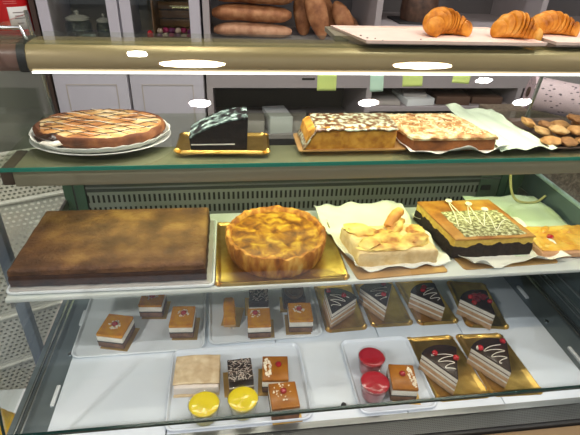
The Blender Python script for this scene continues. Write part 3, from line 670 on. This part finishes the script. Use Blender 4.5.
# dark chocolate wedge loaf
gold_tray(-.006, .828, .170, .096, Z2, -3, 'gold doily tray under the dark chocolate loaf', name='gold_tray')
z = Z2+.0014; t = thing('chocolate_loaf', 'tall dark chocolate cake wedge with pale mottled icing on top', 'cake', (-.013, .82, z))
n = 14; pts = [(-.063, z), (-.065, z+.024)]+[(-.065+.103*i/n, z+.024+.036*math.sin(math.pi/2*i/n)**.9) for i in range(1, n+1)]+[(.0355, z)]
m_ = BM(); loft(m_, [[(x, yy, zz) for x, zz in pts] for yy in (.788, .80, .82, .845)]); obj('chocolate_body', m_, mat('black_cake', [(.3, (14, 9, 9)), (.7, (34, 22, 20))], .8, 90, .8), t, smooth=False)
m_ = BM(); cp = pts[1:-1]
loft(m_, [[(x+.0, yy+.0015*noise.noise(Vector((x*90, k, 1))), zz+.0022+.001*noise.noise(Vector((x*90, yy*90, 0)))) for x, zz in cp]+[(x, yy, zz-.0005) for x, zz in cp[::-1]] for k, yy in enumerate((.7865, .80, .81, .82, .833, .847))])
obj('icing', m_, mat('mottled_icing', [(.44, (24, 20, 22)), (.52, (84, 100, 96)), (.64, (170, 190, 182))], .4, 75, .5, detail=6), t)
obj('cream_line', bx(-.062, .014, .7868, .7885, z+.0125, z+.0143), CREAM, t)

# yellow loaf
m_ = BM(); loft(m_, [rr(.205, .088, .006, 4, zz, .232, .826) for zz in (Z2, Z2+.0022)])
tag(obj('cake_board', m_, BOARD, loc=(.232, .826, Z2)), 'gold cardboard under the yellow loaf cake', 'cake board')
z = Z2+.0024; t = thing('yellow_loaf', 'long yellow sponge loaf with white drizzled icing', 'cake', (.226, .825, z))
def lring(x, k, g=0):
    hh = .040*k; return [(x, .789-g, z), (x, .788-g, z+hh*.8), (x, .792-g, z+hh+g), (x, .812, z+hh*1.03+g), (x, .840, z+hh*1.02+g), (x, .858, z+hh+g), (x, .862+g, z+hh*.8), (x, .862+g, z)]
xs = [(.143, .50), (.146, .82), (.154, .97), (.17, 1), (.20, 1.03), (.24, 1.0), (.28, 1.02), (.305, 1), (.310, .97), (.3115, .9)]
m_ = BM(); loft(m_, [[(x_+.004*(0 if zz > z+.02 else 1)*0, yy, zz) for x_, yy, zz in lring(x, k)] for x, k in xs]); obj('sponge', m_, mat('yellow_loaf_sponge', [(.3, (160, 100, 26)), (.5, (192, 134, 40)), (.7, (214, 160, 62))], .85, 70, .7), t)
m_ = BM()
def ic(x, y, u, v):
    k = 1.0; e_ = 0
    if v < .16: e_ = (.16-v)/.16*(.004+.006*max(0, noise.noise(Vector((x*70, 0, 1)))+.2))
    el = (.10-u)/.10*.035 if u < .10 else 0
    return (x-(.006 if u < .1 else 0)*((.1-u)/.1), y+(0 if v > .16 else -.001), z+.0425+.0012*noise.noise(Vector((x*60, y*60, 1)))-e_-el*1.1)
grid(m_, .143, .312, .786, .863, 60, 24, ic); o = obj('icing', m_, mat('drizzled_icing', [(.42, (96, 58, 32)), (.49, (142, 118, 84)), (.57, (186, 198, 172))], .35, 95, .4, coat=.4, detail=5), t); md = o.modifiers.new('s', 'SOLIDIFY'); md.thickness = .002; md.offset = -1

# almond sheet cake
paper(.322, .512, .757, .925, Z2, 21, 'white paper under the almond topped sheet cake', lift=.014, amp=.003, skew=-.02, name='parchment_sheet')
z = Z2+.0024; t = thing('almond_cake', 'golden rectangular almond topped sheet cake', 'cake', (.41, .83, z))
m_ = slab(BM(), .341, .500, .772, .898, z, z+.022, 50, 40, .001, 40, 30, side=.001, edge=.002, skew=-.035); obj('sponge', m_, mat('amber_cake_side', [(.3, (104, 56, 20)), (.7, (146, 86, 34))], .8, 60, .5), t)
m_ = slab(BM(), .339, .502, .770, .900, z+.0215, z+.029, 70, 50, .002, 60, 31, side=.0015, edge=.004, skew=-.035); obj('almond_crust', m_, mat('almond_crust', [(.34, (136, 84, 42)), (.44, (172, 126, 72)), (.53, (198, 170, 118)), (.64, (206, 206, 168))], .6, 60, .7, bscale=130, detail=6), t)
m_ = BM()
for _ in range(230):
    u, v = rng.random(), rng.random(); x = .345+.150*u-.035*v; y = .776+.118*v; a = rng.random()*3.14; s = rng.uniform(.002, .0036)
    blob(m_, (x, y, z+.030), (s, s*.55, .0008), rng.random()*9, .1, 1, a)
obj('almond_flakes', m_, mat('almond_flake', [(.3, (222, 196, 148)), (.7, (240, 226, 192))], .5, 60), t, kind='stuff')

# pale green paper sheet at the right, steeply lifted behind
paper(.500, .614, .760, .985, Z2+.0004, 33, 'pale green crumpled paper sheet right of the almond cake', lift=.006, amp=.004, mt=MATS['pale_green_paper'], skew=-.02, name='paper_sheet', lf=lambda u, v: .014*max(0, 1-u*1.3)*v+.004*abs(math.sin(u*7)))
# cookies
white_tray(.683, .855, .136, .170, Z2, 'dark oven tray under the heap of cookies', mat('dark_tray', (86, 66, 54), .4), r=.01, h=.005, name='cookie_tray')
CK = [mat('cookie_brown', [(.3, (118, 78, 42)), (.7, (166, 120, 72))], .8, 50, .6), mat('cookie_gold', [(.3, (150, 104, 54)), (.7, (196, 150, 92))], .7, 60, .6), mat('cookie_pale', [(.3, (170, 128, 76)), (.7, (208, 172, 120))], .7, 60, .6)]
spots = [(.632, .795, 0, 0, 1, 'round golden cookie at the front left of the cookie heap'), (.664, .787, 0, 0, 0, 'brown cookie second from left at the front of the heap'), (.700, .787, 0, .1, 1, 'golden cookie at the front middle of the heap'), (.733, .795, 0, 0, 0, 'brown cookie at the front right of the heap'),
         (.640, .835, .0, .35, 2, 'pale flat cookie tilted at the left edge of the heap'), (.676, .825, .004, .1, 0, 'brown cookie lying in the middle row of the heap'), (.712, .830, .004, .15, 2, 'pale cookie in the middle row of the heap'),
         (.655, .812, .014, .15, 2, 'pale puffed cookie resting on the front row'), (.690, .806, .015, .1, 1, 'large puffed golden cookie on top of the front row'), (.726, .812, .015, 0, 1, 'golden cookie on top near the right side pane'),
         (.628, .872, .004, .5, 1, 'long flat golden cookie leaning at the back left'), (.668, .868, .002, .2, 0, 'brown cookie at the back centre of the heap'), (.706, .876, .002, .1, 1, 'golden cookie at the back of the heap'), (.736, .860, .006, .2, 0, 'brown cookie at the back right of the heap'), (.715, .848, .022, .25, 0, 'brown cookie crowning the heap')]
for i, (x, y, dz, tl, k, lb) in enumerate(spots):
    m_ = BM(); blob(m_, (0, 0, 0), (.0195, .017, .0078), i, .22, 3, i*1.3, fr=1.8)
    bmesh.ops.rotate(m_, cent=(0, 0, 0), matrix=Matrix.Rotation(tl, 3, 'Y'), verts=m_.verts)
    zc = Z2+.0020+.0078+dz+abs(math.sin(tl))*.010; bmesh.ops.translate(m_, vec=(x, y, zc), verts=m_.verts)
    tag(obj('cookie', m_, CK[k], loc=(x, y, zc-.006)), lb, 'cookie', 'cookies heaped on the middle shelf')

# ------------------------------------------------------------------ top: paper trays and croissants
PINK = mat('pink_paper_tray', [(.3, (226, 200, 188)), (.7, (236, 212, 200))], .5, 20)
def ptray(P, z, label, h=.005):
    m_ = BM(); cx = sum(p[0] for p in P)/4; cy = sum(p[1] for p in P)/4
    def ring(s, zz): return [(cx+(x-cx)*s, cy+(y-cy)*s, zz) for x, y in P]
    loft(m_, [ring(.985, z), ring(1.0, z+h), ring(.995, z+h), ring(.975, z+.0012)])
    return tag(obj('paper_tray', m_, PINK, loc=(cx, cy, z), smooth=False), label, 'tray', 'pale pink trays on the case top')
Z3 = 1.3552
ptray([(.222, .752), (.532, .752), (.500, .895), (.192, .885)], Z3, 'pale pink tray with the left and middle croissants')
ptray([(.552, .758), (.70, .758), (.70, .90), (.540, .90)], Z3+.0002, 'pale pink tray at the right end under the rear croissant')
m_ = BM(); [blob(m_, (.235+dx, .79+dy, Z3+.0018), (.0022, .0014, .0008), dx*99, .3, 1, dx*80) for dx, dy in ((0, 0), (.012, -.004), (.02, -.02), (.05, -.03), (-.006, .02), (.09, -.005))]
tag(obj('crumbs', m_, DARKCH, loc=(.25, .78, Z3)), 'dark crumbs scattered on the left pink tray', 'crumbs')['kind'] = 'stuff'
CROI = mat('croissant_crust', [(.30, (146, 78, 14)), (.46, (196, 122, 36)), (.60, (218, 150, 60)), (.78, (232, 182, 104))], .42, 40, .6, bscale=110, spec=.25, detail=7)
def croissant(cx, cy, z, span, ra, rmax, a0, label, peak=.5, squash=.95, tail=.35):
    t = thing('croissant', label, 'croissant', (cx, cy, z), 'croissants on the case top')
    N = 140; n = 30; rings = []; m_ = BM(); SEG = 8
    for i in range(N+1):
        s = i/N; q = s**(math.log(.5)/math.log(peak))
        prof = math.sin(math.pi*q)**.9 if 0 < q < 1 else 0
        endk = math.sqrt(max(0.02, 1-max(0, (abs(2*s-1)-.86)/.14)**2))
        k = s*SEG; fr = k-math.floor(k); mid = .5
        stepv = (fr if s < peak else 1-fr)                     # each dough turn overlaps the next one outward
        r = rmax*(tail+(1-tail)*prof)*endk*(1+.12*(stepv**.6)-.06)*(1-.13*math.exp(-((min(fr, 1-fr))/.13)**2))
        a = a0+R(span)*(s-.5); c = Vector((cx+ra*math.cos(a), cy+ra*.85*math.sin(a), z+r*squash))
        tg = Vector((-math.sin(a), .85*math.cos(a), 0)).normalized(); sd = tg.cross(Vector((0, 0, 1)))
        ring = []
        for j in range(n):
            b = 2*math.pi*j/n; r2 = r*(1+.05*noise.noise(Vector((math.cos(b)*2, math.sin(b)*2, s*14+cx*50))))
            ring.append(c+sd*(r2*1.0*math.cos(b))+Vector((0, 0, 1))*(r2*squash*math.sin(b))+tg*(.007*math.cos(b+.6)*prof))
        rings.append(ring)
    loft(m_, rings); obj('crust', m_, CROI, t)
    return t
ZT = Z3+.0014
croissant(.390, .812, ZT, 190, .031, .0225, R(100), 'plump golden croissant at the left of the pink tray', peak=.60, tail=.50)
croissant(.488, .776, ZT, 115, .046, .0225, R(62), 'golden croissant in the middle at the tray edge', peak=.60, tail=.36)
croissant(.600, .822, ZT, 140, .042, .0205, R(86), 'golden croissant furthest right and further back', peak=.58, tail=.55)

# sticky notes
NOTE = mat('sticky_note', (206, 222, 128), .7); NOTEB = mat('sticky_note_mint', (196, 228, 206), .7)
for x0, x1, zb, sh, mt, lb in ((.150, .182, 1.279, 0, NOTE, 'yellow green sticky note at the left end of the row'), (.238, .261, 1.277, .002, NOTEB, 'narrow mint sticky note, second from the left'), (.294, .329, 1.286, .001, NOTE, 'yellow green sticky note above the almond cake'), (.385, .416, 1.293, -.004, NOTE, 'slanted yellow green sticky note at the right of the row')):
    m_ = BM(); grid(m_, 0, 1, 0, 1, 8, 8, lambda u, v, a, b: (x0+(x1-x0)*u+sh*(b-1)*-1.0*0-(1-b)*sh*-1, .7605-.0035*(1-b)**2, zb+(1.3145-zb)*v+sh*u*.6*(1-b)))
    o = obj('sticky_note', m_, mt, loc=((x0+x1)/2, .762, zb)); md = o.modifiers.new('s', 'SOLIDIFY'); md.thickness = .0003
    tag(o, lb, 'sticky note', 'sticky notes under the top beam')

# ------------------------------------------------------------------ behind the counter
CABW = mat('cabinet_white', (180, 176, 188), .45); CABIN = mat('cabinet_inside', (150, 146, 134), .7); CGL = glass('cabinet_glass', (.93, .93, .90))
YF = 1.90
def base_cab(x0, x1, label):
    t = thing('base_cabinet', label, 'cabinet', ((x0+x1)/2, YF+.18, 0), 'white base cabinets')
    obj('carcass', bx(x0, x1, YF+.02, 2.29, 0, 1.04), CABW, t, False)
    mid = (x0+x1)/2; w_ = x1-x0-.006
    m_ = bx(x0+.003, x1-.003, YF, YF+.019, .06, 1.02, bev=.002); d = obj('door', m_, CABW, t)
    m_ = BM()
    for a in ((x0+.045, x0+.0475, .12, .97), (x1-.0475, x1-.045, .12, .97)): box(m_, a[0], a[1], YF-.0015, YF, a[2], a[3])
    for zz in (.12, .9675): box(m_, x0+.045, x1-.045, YF-.0015, YF, zz, zz+.0025)
    obj('door_moulding', m_, mat('moulding_beige', (178, 166, 152), .5), d, False)
    return t
base_cab(-.650, -.372, 'white base cabinet at the left behind the lattice cake')
base_cab(-.368, -.080, 'white base cabinet behind the dark chocolate loaf')
tag(obj('worktop', bx(-.66, -.075, YF-.01, 2.29, 1.042, 1.075), mat('worktop_beige', (182, 166, 142), .4), smooth=False), 'beige worktop under the glazed wall cabinets', 'worktop')
def glazed(x0, x1, label):
    t = thing('glazed_cabinet', label, 'cabinet', ((x0+x1)/2, YF+.18, 1.076), 'glazed white wall cabinets')
    m_ = BM(); box(m_, x0, x0+.012, YF+.02, 2.28, 1.076, 2.0); box(m_, x1-.012, x1, YF+.02, 2.28, 1.076, 2.0); box(m_, x0, x1, YF+.02, 2.28, 1.076, 1.105); box(m_, x0, x1, YF+.02, 2.28, 1.985, 2.0); obj('carcass', m_, CABW, t, False)
    obj('back_panel', bx(x0+.012, x1-.012, 2.27, 2.28, 1.105, 1.985), CABIN, t, False)
    obj('inner_shelf', bx(x0+.013, x1-.013, YF+.06, 2.268, 1.40, 1.415), CABW, t, False)
    m_ = BM(); s_ = .040
    box(m_, x0+.002, x0+s_, YF, YF+.019, 1.08, 1.995); box(m_, x1-s_, x1-.002, YF, YF+.019, 1.08, 1.995); box(m_, x0+s_, x1-s_, YF, YF+.019, 1.08, 1.125); box(m_, x0+s_, x1-s_, YF, YF+.019, 1.94, 1.995)
    d = obj('door', m_, CABW, t, False)
    obj('glass_pane', bx(x0+s_, x1-s_, YF+.008, YF+.011, 1.125, 1.94), CGL, d, False)
glazed(-.650, -.372, 'glazed white wall cabinet at the left holding glass jars')
glazed(-.368, -.080, 'glazed white wall cabinet holding the wooden crate')
# jars
JG = glass('jar_glass', (.80, .84, .82), boost=1.6)
def jar(x, y, r, h, label):
    z = 1.1056; t = thing('glass_jar', label, 'jar', (x, y, z), 'glass jars in the left cabinet')
    m_ = BM(); lathe(m_, [(r*.8, z), (r, z+h*.25), (r, z+h*.6), (r*.8, z+h*.72), (r*.75, z+h*.72), (r*.94, z+h*.6), (r*.94, z+h*.25), (r*.7, z+.006)], x, y, 30); obj('jar_body', m_, JG, t)
    m_ = BM(); lathe(m_, [(r*.9, z+h*.725), (r*.92, z+h*.78), (r*.5, z+h*.85), (r*.15, z+h*.87), (r*.18, z+h*.97), (r*.08, z+h)], x, y, 30); obj('jar_lid', m_, mat('jar_lid_glass', (150, 152, 146), .2), t)
jar(-.545, 2.0, .048, .115, 'wide lidded glass jar at the left in the cabinet')
jar(-.450, 2.0, .03, .105, 'small lidded glass jar at the right in the cabinet')
m_ = BM(); lathe(m_, [(.018, 1.1056), (.028, 1.125), (.03, 1.14), (.027, 1.14), (.024, 1.12)], -.505, 1.955, 24); tag(obj('glass_bowl', m_, mat('pale_glass_bowl', (186, 198, 206), .15), loc=(-.505, 1.955, 1.1056)), 'small pale glass bowl in front of the wide jar', 'bowl')
# crate with sweets
t = thing('wooden_crate', 'brown wooden crate in the second glazed cabinet', 'crate', (-.17, 2.05, 1.1056)); WD = mat('crate_wood', [(.3, (92, 66, 46)), (.7, (128, 98, 70))], .7, 14, aniso=(.2, 1, 3))
for k in range(5): obj('slat', bx(-.262, -.094, 2.16, 2.168, 1.108+k*.034, 1.137+k*.034, bev=.001), WD, t)
obj('base', bx(-.262, -.094, 1.98, 2.168, 1.1056, 1.112), WD, t, False)
for x in (-.266, -.094): obj('side', bx(x, x+.004, 1.98, 2.168, 1.1056, 1.27), WD, t, False)
obj('front_board', bx(-.262, -.094, 1.976, 1.98, 1.1056, 1.135), WD, t, False)
SW = [mat('sweet_purple', [(.35, (70, 22, 76)), (.6, (128, 54, 110))], .3, 90), mat('sweet_magenta', (150, 40, 90), .3), mat('sweet_cream', (200, 180, 170), .3)]
for i in range(14):
    x = -.248+(i % 7)*.0235; y = 2.0+(i//7)*.03
    m_ = BM(); blob(m_, (x, y, 1.130+(i//7)*.014+rng.random()*.006), (.012, .010, .011), i, .4, 2)
    tag(obj('wrapped_sweet', m_, SW[(i*5) % 3], loc=(x, y, 1.12)), 'small wrapped purple sweet in the wooden crate', 'sweet', 'purple sweets in the wooden crate')
m_ = BM(); lathe(m_, [(.010, 1.1056), (.012, 1.12), (.012, 1.15), (.005, 1.16)], -.262-.016, 1.965, 18); tag(obj('red_bottle', m_, CHERRY, loc=(-.278, 1.965, 1.1056)), 'small red bottle left of the wooden crate', 'bottle')

# shelving unit
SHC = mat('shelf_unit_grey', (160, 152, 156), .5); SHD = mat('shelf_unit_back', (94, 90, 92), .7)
t = thing('shelving_unit', 'tall grey shelving unit with bread behind the counter', 'shelving', (.95, 2.1, 0))
for x in (-.072, .588, 1.268, 1.93): obj('upright', bx(x, x+.024, YF, 2.28, 0, 2.1), SHC, t, False)
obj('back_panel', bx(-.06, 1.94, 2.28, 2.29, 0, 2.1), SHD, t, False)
SHZ = {0: (.735, 1.115, 1.50), 1: (.735, .855, 1.185, 1.55), 2: (.735, .855, 1.185, 1.55)}
for k, (a, b) in enumerate(((-.048, .588), (.612, 1.268), (1.292, 1.93))):
    for zz in SHZ[k]: obj('shelf_board', bx(a, b, YF+.005, 2.279, zz, zz+.018), SHC, t, False)
    obj('fascia', bx(a, b, YF, YF+.016, .957, 1.010), SHC, t, False)
    obj('shelf_board', bx(a, b, YF+.017, 2.279, .985, 1.005), SHC, t, False)
# lettering-size dark mark on the fascia
obj('fascia_mark', bx(.312, .365, YF-.001, YF, .990, .998), DARKM, t, False)
# baguettes
BR = mat('bread_crust', [(.3, (112, 66, 38)), (.5, (150, 98, 62)), (.7, (182, 132, 92))], .7, 24, .5, bscale=60, detail=6)
BRP = mat('pale_bread_crust', [(.3, (142, 98, 74)), (.5, (172, 128, 98)), (.7, (196, 156, 126))], .7, 24, .5, bscale=60, detail=6)
def loaf(x0, x1, y, zb, r, label, mt, ry=0):
    m_ = BM(); N = 24; rings = []
    for i in range(N+1):
        s = i/N; k = max(.12, (1-abs(2*s-1)**4.5))**.5; c = Vector((x0+(x1-x0)*s, y, zb+r*.8+.004*math.sin(s*5+x0)))
        rings.append([c+Vector((0, r*1.25*k*math.cos(b), r*.8*k*math.sin(b)*(1+.06*noise.noise(Vector((s*9, b, y))))) ) for b in [2*math.pi*j/18 for j in range(18)]])
    loft(m_, rings); return tag(obj('bread_loaf', m_, mt, loc=((x0+x1)/2, y, zb)), label, 'bread', 'bread loaves on the shelving unit')
loaf(-.035, .275, 2.0, 1.1335, .034, 'pale long loaf at the bottom of the stack', BRP)
loaf(-.04, .272, 2.005, 1.190, .040, 'long brown loaf in the middle of the stack', BR)
loaf(-.035, .280, 2.0, 1.256, .042, 'long brown loaf at the top of the stack', BR)
def lean(x, y, zb, L, wd, tl, ty, label, mt):
    m_ = BM(); blob(m_, (0, 0, 0), (wd, .028, L), x*9, .12, 3)
    bmesh.ops.rotate(m_, cent=(0, 0, 0), matrix=Matrix.Rotation(tl, 3, 'Y') @ Matrix.Rotation(ty, 3, 'X'), verts=m_.verts)
    zmin = min(v.co.z for v in m_.verts); bmesh.ops.translate(m_, vec=(x, y, zb-zmin), verts=m_.verts)
    return tag(obj('bread_loaf', m_, mt, loc=(x, y, zb)), label, 'bread', 'bread loaves on the shelving unit')
lean(.372, 1.985, 1.1335, .108, .042, -.30, -.2, 'large loaf standing on end beside the stack', BR)
lean(.325, 2.06, 1.1335, .09, .035, -.1, -.2, 'dark loaf standing between the stack and the large upright loaf', BR)
lean(.425, 2.06, 1.1335, .085, .04, -.45, -.2, 'narrow loaf leaning behind the large upright loaf', BR)
lean(.490, 2.0, 1.1335, .082, .036, -.55, -.2, 'leaning loaf above the corner of the pink tray', BR)
lean(.530, 2.08, 1.1335, .055, .034, -.95, -.1, 'pale loaf lying low at the right of the bread', BRP)
# brown cake under dome
m_ = BM(); box(m_, .70, .90, 1.93, 2.10, 1.2035, 1.211, bev=.002); tag(obj('black_plate', m_, DARKM, loc=(.80, 2.01, 1.2035)), 'thin black slab under the dark brown cake', 'plate')
t = thing('dark_cake', 'dark brown cylindrical cake on the shelf behind the left croissant', 'cake', (.80, 2.0, 1.2115))
m_ = BM(); lathe(m_, [(.070, 1.2115), (.074, 1.25), (.070, 1.30), (.06, 1.32), (.03, 1.325)], .800, 2.005, 30, lambda a, r, z: (r*(1+.03*math.sin(9*a)), z)); obj('cake_body', m_, mat('dark_panettone', [(.3, (52, 34, 26)), (.7, (92, 64, 50))], .6, 40, .5), t)
m_ = BM(); lathe(m_, [(.070, 1.300), (.064, 1.326), (.03, 1.334), (.001, 1.335)], .800, 2.005, 30); obj('icing_cap', m_, mat('grey_icing', [(.4, (70, 56, 54)), (.6, (150, 140, 140))], .4, 40), t)
# boxes, papers on lower shelves
BXM = mat('pale_cardboard', (176, 170, 168), .6); KRAFT = mat('kraft_brown', [(.3, (78, 56, 46)), (.7, (104, 78, 64))], .7, 9)
for x0, x1, y0, zz, h, mt, lb in ((.085, .17, 1.93, .7535, .05, BXM, 'small pale box left of the white box behind the chocolate loaf'), (.175, .275, 1.92, .7535, .072, WHITE, 'white pastry box on the low shelf behind the chocolate loaf'), (.285, .36, 1.94, .7535, .045, BXM, 'low pale box at the right on the low shelf'),
                               (.63, .76, 1.93, .8735, .018, BXM, 'stack of grey papers at the left of the right shelf'), (.77, .90, 1.92, .8735, .030, WHITE, 'white stack of folded boxes on the right shelf'), (.93, 1.08, 1.93, .8735, .036, KRAFT, 'brown kraft packet on the right shelf'), (1.10, 1.24, 1.94, .8735, .030, KRAFT, 'dark brown packet at the right end of the shelf')):
    m_ = BM(); box(m_, x0, x1, y0, y0+.16, zz, zz+h, bev=.002); rot(m_, 8 if mt is WHITE else -5, (x0+x1)/2, y0+.08)
    m2 = tag(obj('cardboard_box' if mt is not KRAFT else 'kraft_packet', m_, mt, loc=((x0+x1)/2, y0+.08, zz)), lb, 'box', 'packaging on the low shelves')
m_ = BM(); box(m_, .785, .885, 1.945, 2.05, .9045, .917, bev=.002); rot(m_, -12, .83, 2.0); tag(obj('paper_stack', m_, BXM, loc=(.83, 2.0, .9045)), 'small paper stack lying on the white folded boxes', 'paper')
# red lidded tubs
for x, lb in ((1.13, 'left red lidded tub behind the green paper'), (1.245, 'right red lidded tub behind the green paper')):
    t = thing('plastic_tub', lb, 'tub', (x-.05, 1.97, .7535), 'red lidded tubs')
    m_ = BM(); lathe(m_, [(.036, .7535), (.04, .80), (.038, .80)], x-.05, 1.97, 24); obj('tub_body', m_, WHITE, t)
    m_ = BM(); lathe(m_, [(.042, .8005), (.042, .815), (.034, .818)], x-.05, 1.97, 24); obj('lid', m_, mat('red_lid', (196, 40, 48), .35), t)

# side counter with wrapping paper roll
tag(obj('side_counter', bx(.93, 1.75, 1.17, 1.60, 0, .985, bev=.004), mat('brown_granite', [(.35, (84, 72, 60)), (.5, (112, 98, 84)), (.65, (140, 126, 110))], .6, 120), smooth=False), 'brown speckled side counter behind the right end of the case', 'counter')
t = thing('paper_roll', 'pink printed wrapping paper roll standing aslant at the right', 'paper roll', (1.08, 1.36, .986))
ax0, ax1 = Vector((.975, 1.40, 1.088)), Vector((1.33, 1.27, 1.046)); rr0 = .052
def rollmat():
    m = mat('printed_pink_paper', (222, 196, 204), .45); nt = m.node_tree; b = nt.nodes['Principled BSDF']
    tc = nt.nodes.new('ShaderNodeTexCoord'); v = nt.nodes.new('ShaderNodeTexVoronoi'); v.inputs['Scale'].default_value = 60
    mp = nt.nodes.new('ShaderNodeMapping'); mp.inputs['Scale'].default_value = (.7, 1.3, 1.6); nt.links.new(tc.outputs['Object'], mp.inputs[0]); nt.links.new(mp.outputs[0], v.inputs['Vector'])
    r = nt.nodes.new('ShaderNodeValToRGB'); r.color_ramp.elements[0].position = .20; r.color_ramp.elements[0].color = lin((96, 80, 92)); r.color_ramp.elements[1].position = .24; r.color_ramp.elements[1].color = lin((222, 196, 204))
    nt.links.new(v.outputs['Distance'], r.inputs[0]); nt.links.new(r.outputs[0], b.inputs['Base Color']); return m
m_ = BM(); tube(m_, [ax0.lerp(ax1, k/8) for k in range(9)], rr0, 40); obj('printed_paper', m_, rollmat(), t)
m_ = BM(); tube(m_, [ax0+(ax0-ax1)*.01, ax0+(ax0-ax1)*-.01], .016, 20); obj('core', m_, KRAFT, t)
tag(obj('roll_stand', bx(1.0, 1.3, 1.30, 1.38, .986, .992), mat('blue_stand', (56, 74, 108), .4), smooth=False), 'flat blue pad under the wrapping paper roll', 'pad')

# fire extinguisher, left
t = thing('fire_extinguisher', 'red fire extinguisher hanging on the wall at the top left', 'fire extinguisher', (-.72, 1.93, 1.0))
EXR = mat('extinguisher_red', (186, 20, 26), .3, coat=.4)
m_ = BM(); lathe(m_, [(.062, 1.06), (.068, 1.07), (.068, 1.40), (.060, 1.44), (.03, 1.47), (.018, 1.48)], -.748, 1.93, 40); obj('cylinder_body', m_, EXR, t)
m_ = BM(); lathe(m_, [(.018, 1.48), (.02, 1.52), (.012, 1.53)], -.748, 1.93, 20); obj('valve', m_, CHROME, t)
m_ = BM(); tube(m_, smooth([(-.74, 1.92, 1.51), (-.80, 1.88, 1.50), (-.832, 1.87, 1.40), (-.835, 1.87, 1.25), (-.83, 1.87, 1.12)]), .012, 10); obj('hose', m_, DARKM, t)
def arcpatch(r, a0, a1, z0, z1, cx=-.748, cy=1.93):
    m_ = BM(); grid(m_, R(a0), R(a1), z0, z1, 12, 2, lambda a, zz, u, v: (cx+r*math.cos(a), cy+r*math.sin(a), zz)); return m_
o = obj('instruction_label', arcpatch(.0688, -78, -20, 1.17, 1.245), mat('label_white', (206, 204, 202), .5), t); o.modifiers.new('s', 'SOLIDIFY').thickness = .0004
m_ = BM()
for zz, a, b in ((1.225, -66, -34), (1.214, -62, -40), (1.206, -64, -36), (1.19, -60, -42)):
    grid(m_, R(a), R(b), zz, zz+.0035, 8, 1, lambda q, z_, u, v: (-.748+.0696*math.cos(q), 1.93+.0696*math.sin(q), z_))
obj('label_print', m_, mat('label_ink', (120, 110, 110), .6), t, label='faint illegible print lines')
m_ = BM()
for zz in (1.255, 1.262, 1.269, 1.276, 1.283, 1.30): grid(m_, R(-84), R(-50 if zz < 1.29 else -70), zz, zz+.002, 8, 1, lambda q, z_, u, v: (-.748+.0692*math.cos(q), 1.93+.0692*math.sin(q), z_))
obj('body_print', m_, mat('pink_print', (206, 110, 108), .5), t)
obj('wall_bracket', bx(-.77, -.72, 1.995, 2.30, 1.3, 1.33), DARKM, t, False)
tag(obj('wood_post', bx(-.672, -.655, 1.90, 2.29, 0, 2.1), mat('dark_brown_wood', (58, 40, 34), .5), smooth=False), 'dark brown upright board beside the left cabinets', 'board')

# perforated crates at the left
PERF = pattern('perforated_white', (214, 210, 200), (0, 0, 0), (0, 2), (.017, .015), (.30,), rough=.5, round_=True, holes=True)
PERFY = pattern('perforated_white_side', (214, 210, 200), (0, 0, 0), (1, 2), (.017, .015), (.30,), rough=.5, round_=True, holes=True)
CRW = mat('crate_plastic', (218, 214, 204), .4)
def crate(loc, wd, d, h, rz, label):
    t = thing('bread_crate', label, 'crate', loc, 'perforated white bread crates', rz)
    def P(nm, m_, mt): obj(nm, m_, mt, t, False, world=False)
    P('front_wall', bx(-wd/2, wd/2, -d/2, -d/2+.003, .01, h), PERF); P('rear_wall', bx(-wd/2, wd/2, d/2-.003, d/2, .01, h), PERF)
    P('end_wall', bx(-wd/2, -wd/2+.003, -d/2, d/2, .01, h), PERFY); P('end_wall', bx(wd/2-.003, wd/2, -d/2, d/2, .01, h), PERFY)
    P('floor_panel', bx(-wd/2, wd/2, -d/2, d/2, 0, .008), CRW)
    m_ = BM(); pts = [(x, y, h) for x, y, _ in rr(wd+.004, d+.004, .02, 5)]; tube(m_, pts+[pts[0]], .007, 8); P('rim', m_, CRW)
CZ = 0
for k, lb in enumerate(('bottom crate of the perforated white stack beside the case', 'second perforated white crate from the floor', 'third perforated white crate, just below the top one', 'top perforated white crate, open and empty')):
    crate((-.70, 1.46, k*.202), .44, .38, .194, R(22), lb)
t = thing('steel_stool', 'blue grey steel post stand beside the perforated crates', 'stand', (-.50, .95, 0))
m_ = BM(); box(m_, -.520, -.495, .93, .955, .01, 1.02, bev=.003); obj('post', m_, mat('blue_grey_paint', (92, 102, 118), .4), t)
obj('foot_plate', bx(-.58, -.44, .87, 1.01, 0, .01, bev=.002), mat('blue_grey_paint', (92, 102, 118), .4), t)
# yellow packet on a small box at the left
tag(obj('white_box', bx(-.62, -.41, .55, .86, 0, .50, bev=.004), WHITE, smooth=True), 'tall white box on the floor at the left of the case', 'box')
m_ = BM(); blob(m_, (-.488, .655, .575), (.05, .055, .075), 4, .3, 3, 0, fr=2.5)
zmin = min(v.co.z for v in m_.verts); bmesh.ops.translate(m_, vec=(0, 0, .5005-zmin), verts=m_.verts)
tag(obj('yellow_packet', m_, mat('bright_yellow_foil', [(.35, (226, 170, 0)), (.7, (248, 206, 20))], .3, 20, .4), loc=(-.48, .68, .5005)), 'bright yellow crumpled packet at the lower left corner', 'packet')

# ------------------------------------------------------------------ ceiling lights
def downlight(x, y, r, st, col, label, ry=None, rz=0):
    t = thing('ceiling_light', label, 'ceiling light', (x, y, 2.748), 'lights in the ceiling', rz)
    ry = ry or r
    for nm, k, z0, z1, mt in (('trim_ring', 1.12, 2.742, 2.7499, CABW), ('lamp_disc', 1, 2.7395, 2.7419, emit('lamp_glow', col, st))):
        m_ = BM(); lathe(m_, [(r*k, z0), (r*k, z1)], 0, 0, 32)
        bmesh.ops.scale(m_, vec=(1, ry/r, 1), verts=m_.verts); bmesh.ops.translate(m_, vec=(0, 0, -2.748), verts=m_.verts)
        obj(nm, m_, mt, t, False, world=False)
for x, y, rx, ry, pw, col, lb in LAMPS: downlight(x, y, rx, 30, col, lb, ry)
